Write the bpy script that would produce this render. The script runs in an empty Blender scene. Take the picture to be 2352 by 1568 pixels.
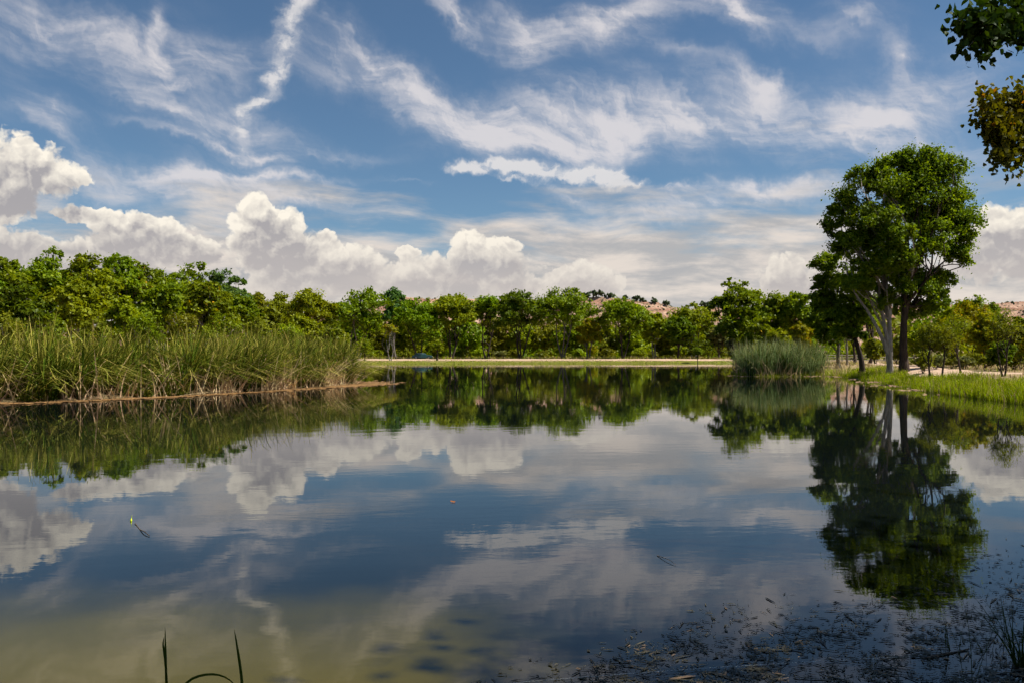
import bpy, math, random
import numpy as np
from mathutils import Vector

R = math.radians
sc = bpy.context.scene
col = sc.collection

# ------------------------------------------------------------------ camera
CAM_H, FPX, HOR, CX = 2.0, 2037.0, 811.0, 1176.0      # eye height (m), focal length, horizon and centre in photo pixels
cam_d = bpy.data.cameras.new('camera')
cam = bpy.data.objects.new('camera', cam_d)
col.objects.link(cam)
cam.location = (0, 0, CAM_H)
cam.rotation_euler = (R(90), 0, 0)
cam_d.sensor_width = 36.0
cam_d.lens = 36.0 * FPX / 2352.0
cam_d.shift_y = (HOR - 784.0) / 2352.0
cam_d.clip_start = 0.1
cam_d.clip_end = 20000
sc.camera = cam

# ------------------------------------------------------------------ render / view
sc.render.engine = 'CYCLES'
cy = sc.cycles
cy.use_adaptive_sampling = True
cy.adaptive_threshold = 0.025
cy.adaptive_min_samples = 8
cy.use_denoising = True
try:
    cy.denoiser = 'OPENIMAGEDENOISE'
    cy.denoising_input_passes = 'RGB_ALBEDO_NORMAL'
except Exception:
    pass
cy.max_bounces = 6
cy.diffuse_bounces = 3
cy.glossy_bounces = 3
cy.transmission_bounces = 4
cy.transparent_max_bounces = 4
cy.caustics_reflective = False
cy.caustics_refractive = False
cy.sample_clamp_indirect = 4.0
vs = sc.view_settings
vs.view_transform = 'Standard'
vs.look = 'None'
vs.exposure = 0.70
vs.gamma = 1.0
vs.use_curve_mapping = False

# ------------------------------------------------------------------ sun
SUN_EL, SUN_AZ = R(53), R(94)                        # azimuth clockwise from the view direction (+Y)
sun_d = bpy.data.lights.new('sun', 'SUN')
sun_d.energy = 5.0
sun_d.angle = R(0.53)
sun_d.color = (1.0, 0.94, 0.83)
sun = bpy.data.objects.new('sun', sun_d)
col.objects.link(sun)
sdir = Vector((math.cos(SUN_EL) * math.sin(SUN_AZ), math.cos(SUN_EL) * math.cos(SUN_AZ), math.sin(SUN_EL)))
sun.rotation_euler = sdir.to_track_quat('Z', 'Y').to_euler()
sun.location = (60, -20, 60)


# ------------------------------------------------------------------ node helpers
def s2l(r, g, b):
    f = lambda c: (c / 255.0) / 12.92 if c / 255.0 <= 0.04045 else ((c / 255.0 + 0.055) / 1.055) ** 2.4
    return (f(r), f(g), f(b))


class NT:
    def __init__(self, tree):
        self.t = tree

    def new(self, typ, **kw):
        n = self.t.nodes.new(typ)
        for k, v in kw.items():
            setattr(n, k, v)
        return n

    def put(self, sock, v):
        if isinstance(v, bpy.types.NodeSocket):
            self.t.links.new(v, sock)
        elif v is not None:
            if sock.type == 'RGBA' and len(v) == 3:
                v = (*v, 1)
            sock.default_value = v

    def m(self, op, a, b=None, c=None, clamp=False):
        n = self.new('ShaderNodeMath', operation=op, use_clamp=clamp)
        for i, v in enumerate((a, b, c)):
            self.put(n.inputs[i], v)
        return n.outputs[0]

    def vm(self, op, a, b=None, c=None, out=0):
        n = self.new('ShaderNodeVectorMath', operation=op)
        self.put(n.inputs[0], a)
        if op == 'SCALE':
            self.put(n.inputs['Scale'], b)
        else:
            self.put(n.inputs[1], b)
            self.put(n.inputs[2], c)
        return n.outputs[out]

    def noise(self, vec, scale, detail=4, rough=0.55, dist=0.0, out='Fac', dim='3D'):
        n = self.new('ShaderNodeTexNoise', noise_dimensions=dim)
        self.put(n.inputs['Vector'], vec)
        n.inputs['Scale'].default_value = scale
        n.inputs['Detail'].default_value = detail
        n.inputs['Roughness'].default_value = rough
        n.inputs['Distortion'].default_value = dist
        return n.outputs[out]

    def voro(self, vec, scale, detail=2, rough=0.5, feature='F1', dim='3D'):
        n = self.new('ShaderNodeTexVoronoi', feature=feature, voronoi_dimensions=dim)
        self.put(n.inputs['Vector'], vec)
        n.inputs['Scale'].default_value = scale
        n.inputs['Detail'].default_value = detail
        n.inputs['Roughness'].default_value = rough
        return n.outputs['Distance']

    def mr(self, v, a, b, c=0.0, d=1.0, smooth=True):
        n = self.new('ShaderNodeMapRange', interpolation_type='SMOOTHSTEP' if smooth else 'LINEAR')
        self.put(n.inputs[0], v)
        for i, q in enumerate((a, b, c, d)):
            self.put(n.inputs[i + 1], q)
        return n.outputs[0]

    def mix(self, f, a, b, blend='MIX'):
        n = self.new('ShaderNodeMix', data_type='RGBA', blend_type=blend)
        self.put(n.inputs[0], f)
        self.put(n.inputs[6], a)
        self.put(n.inputs[7], b)
        return n.outputs[2]

    def mapping(self, vec, loc=(0, 0, 0), rot=(0, 0, 0), scale=(1, 1, 1), typ='TEXTURE'):
        n = self.new('ShaderNodeMapping', vector_type=typ)
        self.put(n.inputs['Vector'], vec)
        n.inputs['Location'].default_value = loc
        n.inputs['Rotation'].default_value = rot
        n.inputs['Scale'].default_value = scale
        return n.outputs[0]

    def sphere(self, vec, quad=False):
        n = self.new('ShaderNodeTexGradient', gradient_type='QUADRATIC_SPHERE' if quad else 'SPHERICAL')
        self.put(n.inputs[0], vec)
        return n.outputs['Fac']


# ------------------------------------------------------------------ world: Nishita sky with clouds by direction
def sky_uv(px, py):
    """photo pixel -> (azimuth, elevation) of the sky, in units of 1/2037 rad * 1000"""
    x, z = (px - CX) / FPX, (HOR - py) / FPX
    return math.atan(x) * 2.037, math.atan(z / math.hypot(1, x)) * 2.037


CIRRUS = [  # px, py, rx, ry, rot deg, weight
    (840, 150, 200, 60, -28, .50), (960, 230, 170, 60, -30, .55), (1120, 285, 240, 85, -10, .90), (1400, 275, 330, 105, 2, .95),
    (1230, 335, 300, 40, -4, .55), (1700, 270, 260, 105, -6, .72), (2000, 275, 190, 75, 10, .85), (1745, 190, 85, 40, -15, .60),
    (2055, 125, 60, 45, -50, .55), (2200, 170, 200, 90, 0, .42), (2150, 320, 220, 60, 0, .40),
    (1070, 45, 110, 36, -25, .80), (1200, 80, 110, 70, -55, .70), (1400, 35, 230, 60, 8, .85), (1700, 35, 170, 55, -22, .85),
    (1960, 50, 130, 60, 0, .42), (1560, 110, 260, 40, -20, .30),
    (230, 105, 330, 80, -8, .46), (520, 150, 330, 70, -4, .42), (90, 40, 200, 60, -15, .35), (760, 130, 130, 80, -20, .4),
    (115, 265, 75, 50, -25, .55), (155, 330, 85, 26, -28, .50), (368, 85, 30, 85, 4, .62), (380, 125, 22, 45, 0, .4), (384, 201, 38, 16, 15, .5),
    (400, 265, 210, 34, -24, .42), (560, 285, 260, 40, -8, .44), (510, 335, 220, 16, -11, .62), (720, 360, 300, 30, -5, .36),
    (420, 415, 330, 45, -3, .62), (620, 412, 280, 16, -2, .50), (700, 470, 260, 26, -9, .72), (400, 460, 260, 50, -3, .5),
    (945, 417, 60, 9, 0, .3),
    (1700, 465, 250, 48, 4, .85), (1560, 440, 130, 22, 8, .55), (1820, 440, 200, 34, 4, .6), (1300, 460, 90, 22, -10, .55),
    (1330, 530, 90, 40, 10, .5), (1500, 510, 220, 40, 3, .6),
]
TRAIL = [
    (698, -5, 60, 42, 30, .75), (670, 45, 52, 50, 60, .85), (652, 105, 44, 55, 75, .85), (640, 160, 52, 36, 30, .9), (628, 190, 40, 30, 30, .8),
    (598, 235, 62, 24, 22, .95), (560, 268, 40, 30, 50, .9), (543, 308, 24, 40, 80, .85), (556, 345, 26, 20, -30, .5), (372, 70, 16, 60, 88, .4),
    (1075, 386, 84, 20, 0, 1.5), (1150, 378, 84, 25, -10, 1.6), (1235, 393, 95, 27, -10, 1.6), (1312, 400, 84, 24, 0, 1.5), (1395, 412, 86, 32, -10, 1.8), (1424, 397, 30, 24, 40, 1.1),
    (1185, 412, 80, 10, -10, .7), (1290, 440, 60, 16, -20, .5), (1465, 424, 40, 10, 0, .5), (1530, 425, 50, 8, 10, .4),
]
CUMULUS = [  # px, py, rx, ry
    (-40, 395, 150, 90), (60, 392, 110, 56), (140, 406, 62, 24), (-20, 460, 110, 50),
    (195, 500, 78, 24), (300, 520, 120, 30), (380, 519, 28, 24), (60, 590, 240, 50), (250, 580, 150, 42), (400, 575, 100, 40), (462, 594, 48, 28),
    (588, 508, 58, 56), (640, 530, 62, 56), (620, 585, 100, 76), (668, 580, 66, 62), (740, 568, 46, 38), (735, 620, 175, 66), (830, 640, 72, 56), (640, 655, 80, 46),
    (932, 585, 34, 20), (935, 645, 90, 58), (1090, 566, 62, 48), (1150, 578, 48, 34), (1105, 618, 150, 56), (1010, 660, 150, 46),
    (1350, 655, 78, 54), (1300, 640, 66, 24), (1240, 668, 90, 34),
    (1800, 640, 82, 56), (1870, 655, 50, 40), (2310, 545, 110, 70), (2400, 590, 200, 60),
]

BULK = [(-20, 410, 190, 90), (120, 575, 330, 70), (300, 520, 130, 36), (430, 580, 110, 55), (600, 530, 75, 75), (660, 580, 90, 80), (740, 620, 180, 70), (930, 645, 95, 60), (1100, 610, 150, 75),
        (1350, 655, 80, 56), (1810, 642, 95, 58), (2330, 560, 150, 80)]

w = bpy.data.worlds.new('World')
sc.world = w
w.use_nodes = True
wt = NT(w.node_tree)
w.node_tree.nodes.clear()
SKY_K = 0.10
sky = wt.new('ShaderNodeTexSky', sky_type='NISHITA')
sky.sun_disc = False
sky.sun_elevation = SUN_EL
sky.sun_rotation = SUN_AZ
sky.altitude = 1000
sky.air_density = 1.0
sky.dust_density = 0.6
sky.ozone_density = 2.5


def rotated(T, vec, deg, cache={}):
    """the sky coordinates turned by a multiple of 10 degrees (cheaper than one Mapping node per cloud)"""
    if deg == 0:
        return vec
    key = (vec.node.name, deg)
    if key not in cache:
        c, s_ = math.cos(R(deg)), math.sin(R(deg))
        n = T.new('ShaderNodeCombineXYZ')
        T.put(n.inputs[0], T.vm('DOT_PRODUCT', vec, (c, s_, 0), out=1))
        T.put(n.inputs[1], T.vm('DOT_PRODUCT', vec, (-s_, c, 0), out=1))
        cache[key] = n.outputs[0]
    return cache[key]


def blob(T, vec, px, py, rx, ry, rot, quad):
    u, v = sky_uv(px, py)
    deg = int(round(rot / 10.0)) * 10
    c, s_ = math.cos(R(deg)), math.sin(R(deg))
    u, v = c * u + s_ * v, -s_ * u + c * v
    q = T.vm('MULTIPLY_ADD', rotated(T, vec, deg), (1000 / rx, 1000 / ry, 0), (-u * 1000 / rx, -v * 1000 / ry, 0))
    return T.sphere(q, quad)


def blob_sum(T, vec, items, grow=1.25):
    acc = None
    for (px, py, rx, ry, rot, wgt) in items:
        g = blob(T, vec, px, py, rx * grow, ry * grow, rot, True)
        acc = T.m('MULTIPLY_ADD', g, wgt * (1.5 if items is CIRRUS else 1.3), acc if acc is not None else 0.0)
    return acc


def cumulus_bulk(T, P, items):
    acc = None
    for (px, py, rx, ry) in items:
        s = blob(T, P, px, py, rx * 1.2, ry * 1.2, 0, False)
        acc = s if acc is None else T.m('MAXIMUM', acc, s)
    return acc


def billow(T, P):
    wn = T.vm('SUBTRACT', T.noise(P, 20, 3, 0.6, out='Color', dim='2D'), (0.5, 0.5, 0.5))
    wp = T.vm('ADD', P, T.vm('SCALE', wn, 0.05))
    b1 = T.voro(wp, 15, 0, 0.5, 'F1', '2D')
    b2 = T.voro(wp, 38, 1.0, 0.5, 'F1', '2D')
    n1 = T.noise(P, 9, 6, 0.62, dim='2D')
    d = T.m('MULTIPLY', T.m('MULTIPLY', b1, b1), -0.42)
    d = T.m('MULTIPLY_ADD', T.m('MULTIPLY', b2, b2), -0.14, d)
    return T.m('MULTIPLY_ADD', n1, 0.50, d)


tc = wt.new('ShaderNodeTexCoord')
sep = wt.new('ShaderNodeSeparateXYZ')
wt.put(sep.inputs[0], tc.outputs['Generated'])
az = wt.m('MULTIPLY', wt.m('ARCTAN2', sep.outputs[0], sep.outputs[1]), 2.037)
el = wt.m('MULTIPLY', wt.m('ARCSINE', sep.outputs[2]), 2.037)
cmb = wt.new('ShaderNodeCombineXYZ')
wt.put(cmb.inputs[0], az)
wt.put(cmb.inputs[1], el)
P = cmb.outputs[0]
# slow and fine warps that make the edges wispy
w1 = wt.vm('SCALE', wt.vm('SUBTRACT', wt.noise(P, 4.0, 1, 0.5, out='Color', dim='2D'), (0.5, 0.5, 0.5)), 0.10)
w2 = wt.vm('SCALE', wt.vm('SUBTRACT', wt.noise(P, 20.0, 3, 0.6, out='Color', dim='2D'), (0.5, 0.5, 0.5)), 0.05)
PS = wt.vm('ADD', P, w1)
PW = wt.vm('ADD', PS, w2)
# streaks: stretched noise, fanning slightly
st1 = wt.noise(wt.mapping(PS, (0, 0, 0), (0, 0, R(-7)), (0.62, 0.13, 1)), 2.2, 5, 0.58, 0.0, dim='2D')
st2 = wt.noise(wt.mapping(PW, (0, 0, 0), (0, 0, R(-35)), (0.42, 0.10, 1)), 1.9, 5, 0.60, 0.0, dim='2D')
streak = wt.m('MULTIPLY_ADD', st2, 0.48, wt.m('MULTIPLY', st1, 0.56))
cir = blob_sum(wt, PW, CIRRUS, 1.45)
gen = wt.mr(wt.noise(tc.outputs['Generated'], 3.2, 3, 0.55), 0.42, 0.72, 0.0, 0.27)       # thin veil that goes on all round the sky
cir = wt.m('ADD', cir, gen)
cir = wt.m('MULTIPLY', cir, wt.mr(streak, 0.34, 0.74, 0.36, 1.2))
cir_a = wt.mr(cir, 0.0, 1.2, 0.0, 0.84)
PF = wt.vm('ADD', P, wt.vm('SCALE', w2, wt.m('MULTIPLY_ADD', cir_a, 1e-6, 0.85)))
tr = blob_sum(wt, PF, TRAIL)
tr = wt.m('MULTIPLY', tr, wt.mr(wt.noise(wt.mapping(PF, (0, 0, 0), (0, 0, R(12)), (1.3, .8, 1)), 24, 4, 0.60, dim='2D'), 0.28, 0.68, 0.40, 1.15))
tr_a = wt.mr(tr, 0.05, 1.05, 0.0, 0.82)
# low veil of distant stratus near the horizon
PL = wt.vm('ADD', P, wt.vm('SCALE', w1, 0.35))
sn = wt.noise(wt.mapping(PL, (0, 0, 0), (0, 0, R(-2)), (1.0, 0.20, 1)), 2.6, 6, 0.56, 0.0, dim='2D')
edge = wt.m('MULTIPLY_ADD', wt.m('SUBTRACT', sn, 0.5), 0.50, el)
st_a = wt.mr(edge, 0.19, 0.38, 0.97, 0.0)
st_tone = wt.mr(wt.noise(wt.mapping(PL, (3, 1, 0), (0, 0, R(-2)), (1.0, 0.22, 1)), 4.5, 6, 0.6, 0.0, dim='2D'), 0.34, 0.68)
c_st = wt.mix(st_tone, s2l(180, 179, 180), s2l(228, 217, 207))
# cumulus: the density field read again a little towards the light gives lit and shaded billows
# (each chain of clouds takes a vanishing share of the one before, so that they are worked out one after another and fit the shader stack)
acc = cumulus_bulk(wt, wt.vm('ADD', P, wt.vm('SCALE', w2, wt.m('MULTIPLY_ADD', tr_a, 1e-6, 0.75))), CUMULUS)
b0 = billow(wt, P)
b1 = billow(wt, wt.vm('ADD', P, (-0.007, 0.017, 0)))
D0 = wt.m('SUBTRACT', wt.m('ADD', acc, wt.m('SUBTRACT', b0, 0.21)), wt.mr(acc, 0.0, 0.10, 0.6, 0.0))
over = cumulus_bulk(wt, wt.vm('ADD', PF, wt.vm('SCALE', (-0.012, 0.034, 0), wt.m('MULTIPLY_ADD', acc, 1e-6, 1.0))), BULK)          # how much cloud stands above, towards the light
cum_a = wt.mr(D0, 0.02, 0.20)
lit = wt.m('ADD', wt.m('MULTIPLY', wt.m('SUBTRACT', b0, b1), 2.1), wt.mr(D0, 0.05, 0.45, 0.95, 0.74), clamp=False)
lit = wt.m('SUBTRACT', lit, wt.mr(over, 0.06, 0.60, 0.0, 0.68), clamp=True)
c_cum = wt.mix(lit, s2l(168, 165, 168), s2l(253, 245, 230))
hz = wt.mr(el, 0.10, 0.32, 0.66, 0.0)                       # far bases sink into the bright air
c_cum = wt.mix(hz, c_cum, s2l(203, 194, 189))
low = wt.mr(el, 0.08, 0.26, 0.78, 1.0)
cum_a = wt.m('MULTIPLY', cum_a, low)

skyc = wt.mix(1.0, sky.outputs[0], (SKY_K,) * 3, 'MULTIPLY')
skyc = wt.mix(1.0, skyc, (0.67, 0.80, 0.84), 'MULTIPLY')
c_cir = s2l(226, 221, 222)
x = wt.mix(cir_a, skyc, c_cir)
x = wt.mix(tr_a, x, s2l(232, 228, 226))
x = wt.mix(st_a, x, c_st)
x = wt.mix(cum_a, x, c_cum)
x = wt.mix(1.0, x, (0.630 / SKY_K,) * 3, 'MULTIPLY')
bg = wt.new('ShaderNodeBackground')
wt.put(bg.inputs[0], x)
bg.inputs[1].default_value = SKY_K
wo = wt.new('ShaderNodeOutputWorld')
wt.put(wo.inputs[0], bg.outputs[0])
w.cycles.sampling_method = 'MANUAL'
w.cycles.sample_map_resolution = 512

# ------------------------------------------------------------------ places: photo pixel -> ground
def gp(px, py, z=0.0):
    d = (CAM_H - z) * FPX / (py - HOR)
    return ((px - CX) / FPX * d, d)


def atd(px, d):
    return ((px - CX) / FPX * d, d)


def zat(py, d):
    return CAM_H + (HOR - py) / FPX * d


rng = np.random.default_rng(7)
random.seed(7)


def tag(o, label=None, cat=None, group=None, kind=None):
    if label: o['label'] = label
    if cat: o['category'] = cat
    if group: o['group'] = group
    if kind: o['kind'] = kind
    return o


def link(o, parent=None):
    col.objects.link(o)
    if parent:
        o.parent = parent
    return o


def empty(name, loc):
    o = bpy.data.objects.new(name, None)
    o.location = loc
    o.empty_display_size = 0.3
    return link(o)


def mesh_np(name, verts, faces, mats=(), midx=None, smooth=True, attrs=None):
    """verts (N,3), faces (M,k) of one k, or a list of such arrays"""
    me = bpy.data.meshes.new(name)
    fl = faces if isinstance(faces, list) else [faces]
    nv = len(verts)
    me.vertices.add(nv)
    me.vertices.foreach_set('co', np.ascontiguousarray(verts, dtype=np.float32).ravel())
    nl = sum(f.size for f in fl)
    nf = sum(len(f) for f in fl)
    me.loops.add(nl)
    me.loops.foreach_set('vertex_index', np.concatenate([f.ravel() for f in fl]).astype(np.int32))
    me.polygons.add(nf)
    sizes = np.concatenate([np.full(len(f), f.shape[1]) for f in fl]).astype(np.int32)
    starts = np.concatenate([[0], np.cumsum(sizes)[:-1]]).astype(np.int32)
    me.polygons.foreach_set('loop_start', starts)
    for m in mats:
        me.materials.append(m)
    if midx is not None:
        me.polygons.foreach_set('material_index', np.asarray(midx, dtype=np.int32))
    me.polygons.foreach_set('use_smooth', np.full(nf, smooth, dtype=bool))
    if attrs:
        for k, v in attrs.items():
            a = me.attributes.new(k, 'FLOAT', 'POINT')
            a.data.foreach_set('value', np.asarray(v, dtype=np.float32))
    me.update(calc_edges=True)
    return me


def obj(name, me, parent=None):
    return link(bpy.data.objects.new(name, me), parent)


def tube(pts, rad, seg=7, cap=True):
    """one tapered tube along pts -> verts, quads"""
    pts = np.asarray(pts, float)
    rad = np.asarray(rad, float)
    n = len(pts)
    tan = np.gradient(pts, axis=0)
    tan /= np.linalg.norm(tan, axis=1)[:, None] + 1e-9
    ref = np.where(np.abs(tan[:, 2:3]) > 0.9, np.array([[1.0, 0, 0]]), np.array([[0, 0, 1.0]]))
    a = np.cross(tan, ref)
    a /= np.linalg.norm(a, axis=1)[:, None] + 1e-9
    b = np.cross(tan, a)
    th = np.linspace(0, 2 * np.pi, seg, endpoint=False)
    ring = a[:, None, :] * np.cos(th)[None, :, None] + b[:, None, :] * np.sin(th)[None, :, None]
    v = pts[:, None, :] + ring * rad[:, None, None]
    v = v.reshape(-1, 3)
    i, j = np.meshgrid(np.arange(n - 1), np.arange(seg), indexing='ij')
    j2 = (j + 1) % seg
    f = np.stack([i * seg + j, i * seg + j2, (i + 1) * seg + j2, (i + 1) * seg + j], -1).reshape(-1, 4)
    return v, f


def join(parts):
    vs_, fs_, o = [], [], 0
    for v, f in parts:
        vs_.append(v); fs_.append(f + o); o += len(v)
    return np.concatenate(vs_), np.concatenate(fs_)


# ------------------------------------------------------------------ materials
def material(name):
    m = bpy.data.materials.new(name)
    m.use_nodes = True
    m.node_tree.nodes.clear()
    T = NT(m.node_tree)
    out = T.new('ShaderNodeOutputMaterial')
    return m, T, out


def principled(T, out, colr, rough=0.8, spec=0.3, normal=None):
    p = T.new('ShaderNodeBsdfPrincipled')
    T.put(p.inputs['Base Color'], colr)
    T.put(p.inputs['Roughness'], rough)
    p.inputs['Specular IOR Level'].default_value = spec
    if normal is not None:
        T.put(p.inputs['Normal'], normal)
    T.put(out.inputs[0], p.outputs[0])
    return p


def bump(T, h, strength=0.5, dist=0.05):
    n = T.new('ShaderNodeBump')
    n.inputs['Strength'].default_value = strength
    n.inputs['Distance'].default_value = dist
    T.put(n.inputs['Height'], h)
    return n.outputs[0]


def leaf_mat(name, dark, mid, light, transl=0.44, odd=None, odd_amt=0.02):
    m, T, out = material(name)
    geo = T.new('ShaderNodeNewGeometry')
    rnd = geo.outputs['Random Per Island']
    oi = T.new('ShaderNodeObjectInfo')
    tcn = T.new('ShaderNodeTexCoord')
    big = T.noise(tcn.outputs['Object'], 0.45, 2, 0.5)
    f = T.m('ADD', T.m('MULTIPLY', rnd, 0.62), T.m('MULTIPLY', T.mr(big, 0.3, 0.7), 0.38))
    c = T.mix(T.mr(f, 0.0, 0.5), dark, mid)
    c = T.mix(T.mr(f, 0.5, 1.0), c, light)
    hsv = T.new('ShaderNodeHueSaturation')
    T.put(hsv.inputs['Color'], c)
    T.put(hsv.inputs['Hue'], T.mr(oi.outputs['Random'], 0, 1, 0.485, 0.512, False))
    T.put(hsv.inputs['Value'], T.mr(oi.outputs['Random'], 0, 1, 0.86, 1.14, False))
    c = hsv.outputs[0]
    if odd:
        c = T.mix(T.m('LESS_THAN', T.m('FRACT', T.m('MULTIPLY', rnd, 37.7)), odd_amt), c, odd)
    d = T.new('ShaderNodeBsdfDiffuse')
    T.put(d.inputs[0], c)
    tr_ = T.new('ShaderNodeBsdfTranslucent')
    T.put(tr_.inputs[0], T.mix(1.0, c, (1.35, 1.25, 0.35), 'MULTIPLY'))
    mx = T.new('ShaderNodeMixShader')
    mx.inputs[0].default_value = transl
    T.put(mx.inputs[1], d.outputs[0]); T.put(mx.inputs[2], tr_.outputs[0])
    g = T.new('ShaderNodeBsdfGlossy')
    g.inputs['Roughness'].default_value = 0.45
    g.inputs[0].default_value = (0.8, 0.85, 0.8, 1)
    mx2 = T.new('ShaderNodeMixShader')
    mx2.inputs[0].default_value = 0.010
    T.put(mx2.inputs[1], mx.outputs[0]); T.put(mx2.inputs[2], g.outputs[0])
    T.put(out.inputs[0], mx2.outputs[0])
    return m


def bark_mat(name, a, b, scale=3.0):
    m, T, out = material(name)
    tcn = T.new('ShaderNodeTexCoord')
    v = T.mapping(tcn.outputs['Object'], (0, 0, 0), (0, 0, 0), (1, 1, 6))
    n = T.noise(v, scale * 3, 6, 0.65)
    n2 = T.noise(tcn.outputs['Object'], scale * 0.5, 3, 0.5)
    c = T.mix(T.mr(n, 0.35, 0.65), a, b)
    c = T.mix(T.mr(n2, 0.45, 0.7, 0, 0.5), c, tuple(q * 0.55 for q in a))
    principled(T, out, c, 0.9, 0.15, bump(T, n, 0.9, 0.05))
    return m


def blade_mat(name, base, mid, tip, transl=0.25):
    """grass or reed blade: colours run from base to tip with the blade's own dryness"""
    m, T, out = material(name)
    geo = T.new('ShaderNodeNewGeometry')
    rnd = geo.outputs['Random Per Island']
    at = T.new('ShaderNodeAttribute', attribute_name='t')
    t = at.outputs['Fac']
    c = T.mix(T.mr(t, 0.02, 0.35), base, mid)
    c = T.mix(T.m('MULTIPLY', T.mr(t, 0.55, 1.0), T.mr(rnd, 0.2, 0.9)), c, tip)
    hsv = T.new('ShaderNodeHueSaturation')
    T.put(hsv.inputs['Color'], c)
    T.put(hsv.inputs['Value'], T.mr(T.m('FRACT', T.m('MULTIPLY', rnd, 17.3)), 0, 1, 0.45, 1.6, False))
    T.put(hsv.inputs['Hue'], T.mr(T.m('FRACT', T.m('MULTIPLY', rnd, 7.1)), 0, 1, 0.475, 0.52, False))
    c = hsv.outputs[0]
    d = T.new('ShaderNodeBsdfDiffuse'); T.put(d.inputs[0], c)
    tr_ = T.new('ShaderNodeBsdfTranslucent'); T.put(tr_.inputs[0], c)
    mx = T.new('ShaderNodeMixShader'); mx.inputs[0].default_value = transl
    T.put(mx.inputs[1], d.outputs[0]); T.put(mx.inputs[2], tr_.outputs[0])
    T.put(out.inputs[0], mx.outputs[0])
    return m


def simple_mat(name, a, b=None, scale=8.0, rough=0.7, spec=0.3, bmp=0.0):
    m, T, out = material(name)
    tcn = T.new('ShaderNodeTexCoord')
    n = T.noise(tcn.outputs['Object'], scale, 5, 0.6)
    c = T.mix(T.mr(n, 0.35, 0.65), a, b or tuple(q * 0.75 for q in a))
    principled(T, out, c, rough, spec, bump(T, n, bmp, 0.02) if bmp else None)
    return m


LEAF = {
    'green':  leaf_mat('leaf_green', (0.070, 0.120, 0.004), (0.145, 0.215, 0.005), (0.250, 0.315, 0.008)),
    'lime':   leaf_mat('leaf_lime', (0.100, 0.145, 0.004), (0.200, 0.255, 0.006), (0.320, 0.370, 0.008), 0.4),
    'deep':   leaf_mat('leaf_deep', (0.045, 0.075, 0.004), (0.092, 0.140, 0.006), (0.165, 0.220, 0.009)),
    'blue':   leaf_mat('leaf_bluegreen', (0.042, 0.098, 0.024), (0.087, 0.165, 0.037), (0.154, 0.238, 0.053)),
    'olive':  leaf_mat('leaf_olive', (0.085, 0.100, 0.005), (0.165, 0.185, 0.009), (0.265, 0.280, 0.015)),
    'yellow': leaf_mat('leaf_yellow', (0.125, 0.145, 0.004), (0.240, 0.260, 0.006), (0.360, 0.360, 0.008), 0.42, (0.50, 0.30, 0.010), 0.05),
    'turn':   leaf_mat('leaf_turning', (0.070, 0.105, 0.004), (0.145, 0.195, 0.005), (0.250, 0.290, 0.008), 0.36, (0.50, 0.28, 0.012), 0.015),
    'big':    leaf_mat('leaf_cottonwood', (0.045, 0.080, 0.003), (0.108, 0.168, 0.005), (0.215, 0.280, 0.008), 0.46),
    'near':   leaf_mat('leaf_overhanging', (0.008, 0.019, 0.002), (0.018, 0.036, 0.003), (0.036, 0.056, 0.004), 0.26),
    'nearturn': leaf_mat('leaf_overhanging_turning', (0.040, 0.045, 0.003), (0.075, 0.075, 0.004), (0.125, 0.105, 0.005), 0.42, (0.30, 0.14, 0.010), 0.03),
    'juniper': leaf_mat('leaf_juniper', (0.020, 0.034, 0.014), (0.038, 0.055, 0.022), (0.060, 0.075, 0.030), 0.1),
    'grey':   leaf_mat('leaf_greygreen', (0.084, 0.102, 0.030), (0.156, 0.174, 0.060), (0.240, 0.246, 0.095)),
}
BARK = {
    'brown': bark_mat('bark_brown', (0.105, 0.075, 0.055), (0.050, 0.036, 0.027)),
    'dark': bark_mat('bark_dark', (0.075, 0.055, 0.043), (0.030, 0.023, 0.018)),
    'pale': bark_mat('bark_pale', (0.33, 0.30, 0.265), (0.15, 0.125, 0.105)),
    'grey': bark_mat('bark_grey', (0.200, 0.170, 0.150), (0.085, 0.070, 0.060)),
}

# ------------------------------------------------------------------ terrain
SHORE = [gp(0, 926), gp(160, 921), gp(320, 914), gp(480, 906), gp(640, 896), gp(760, 887), gp(815, 881),
         (-11.6, 62), (-15.0, 72), (-21.5, 100), (-30, 140), (-36, 168),
         gp(760, 834.5), gp(880, 834.5), gp(1000, 834.4), gp(1130, 834.2), gp(1300, 834.0), gp(1450, 833.6), gp(1600, 833), gp(1690, 833),
         (47, 165), (40, 140), (31, 110), (24, 90), gp(1690, 862), gp(1740, 864), gp(1820, 864), gp(1905, 862),
         gp(1960, 868), gp(2010, 874), gp(2060, 885), gp(2130, 898), gp(2200, 906), gp(2280, 916), gp(2352, 926),
         (22.5, 30), (23.5, 23), (21, 15), (15, 9), (9.5, 5.6), (5.2, 4.2), (2.0, 3.7), (-1, 3.5), (-5, 3.6), (-11, 4.8), (-18, 9), (-25, 17), (-29, 26), (-27, 33)]
SH = np.array(SHORE)


def sdist(x, y):
    """signed distance to the shoreline, negative over water"""
    x = np.asarray(x, float); y = np.asarray(y, float)
    best = np.full(x.shape, 1e9)
    inside = np.zeros(x.shape, bool)
    n = len(SH)
    for i in range(n):
        ax, ay = SH[i]; bx, by = SH[(i + 1) % n]
        dx, dy = bx - ax, by - ay
        t = np.clip(((x - ax) * dx + (y - ay) * dy) / (dx * dx + dy * dy), 0, 1)
        best = np.minimum(best, (x - ax - t * dx) ** 2 + (y - ay - t * dy) ** 2)
        cond = ((ay > y) != (by > y)) & (x < (bx - ax) * (y - ay) / (by - ay + 1e-12) + ax)
        inside ^= cond
    d = np.sqrt(best)
    return np.where(inside, -d, d)


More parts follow.
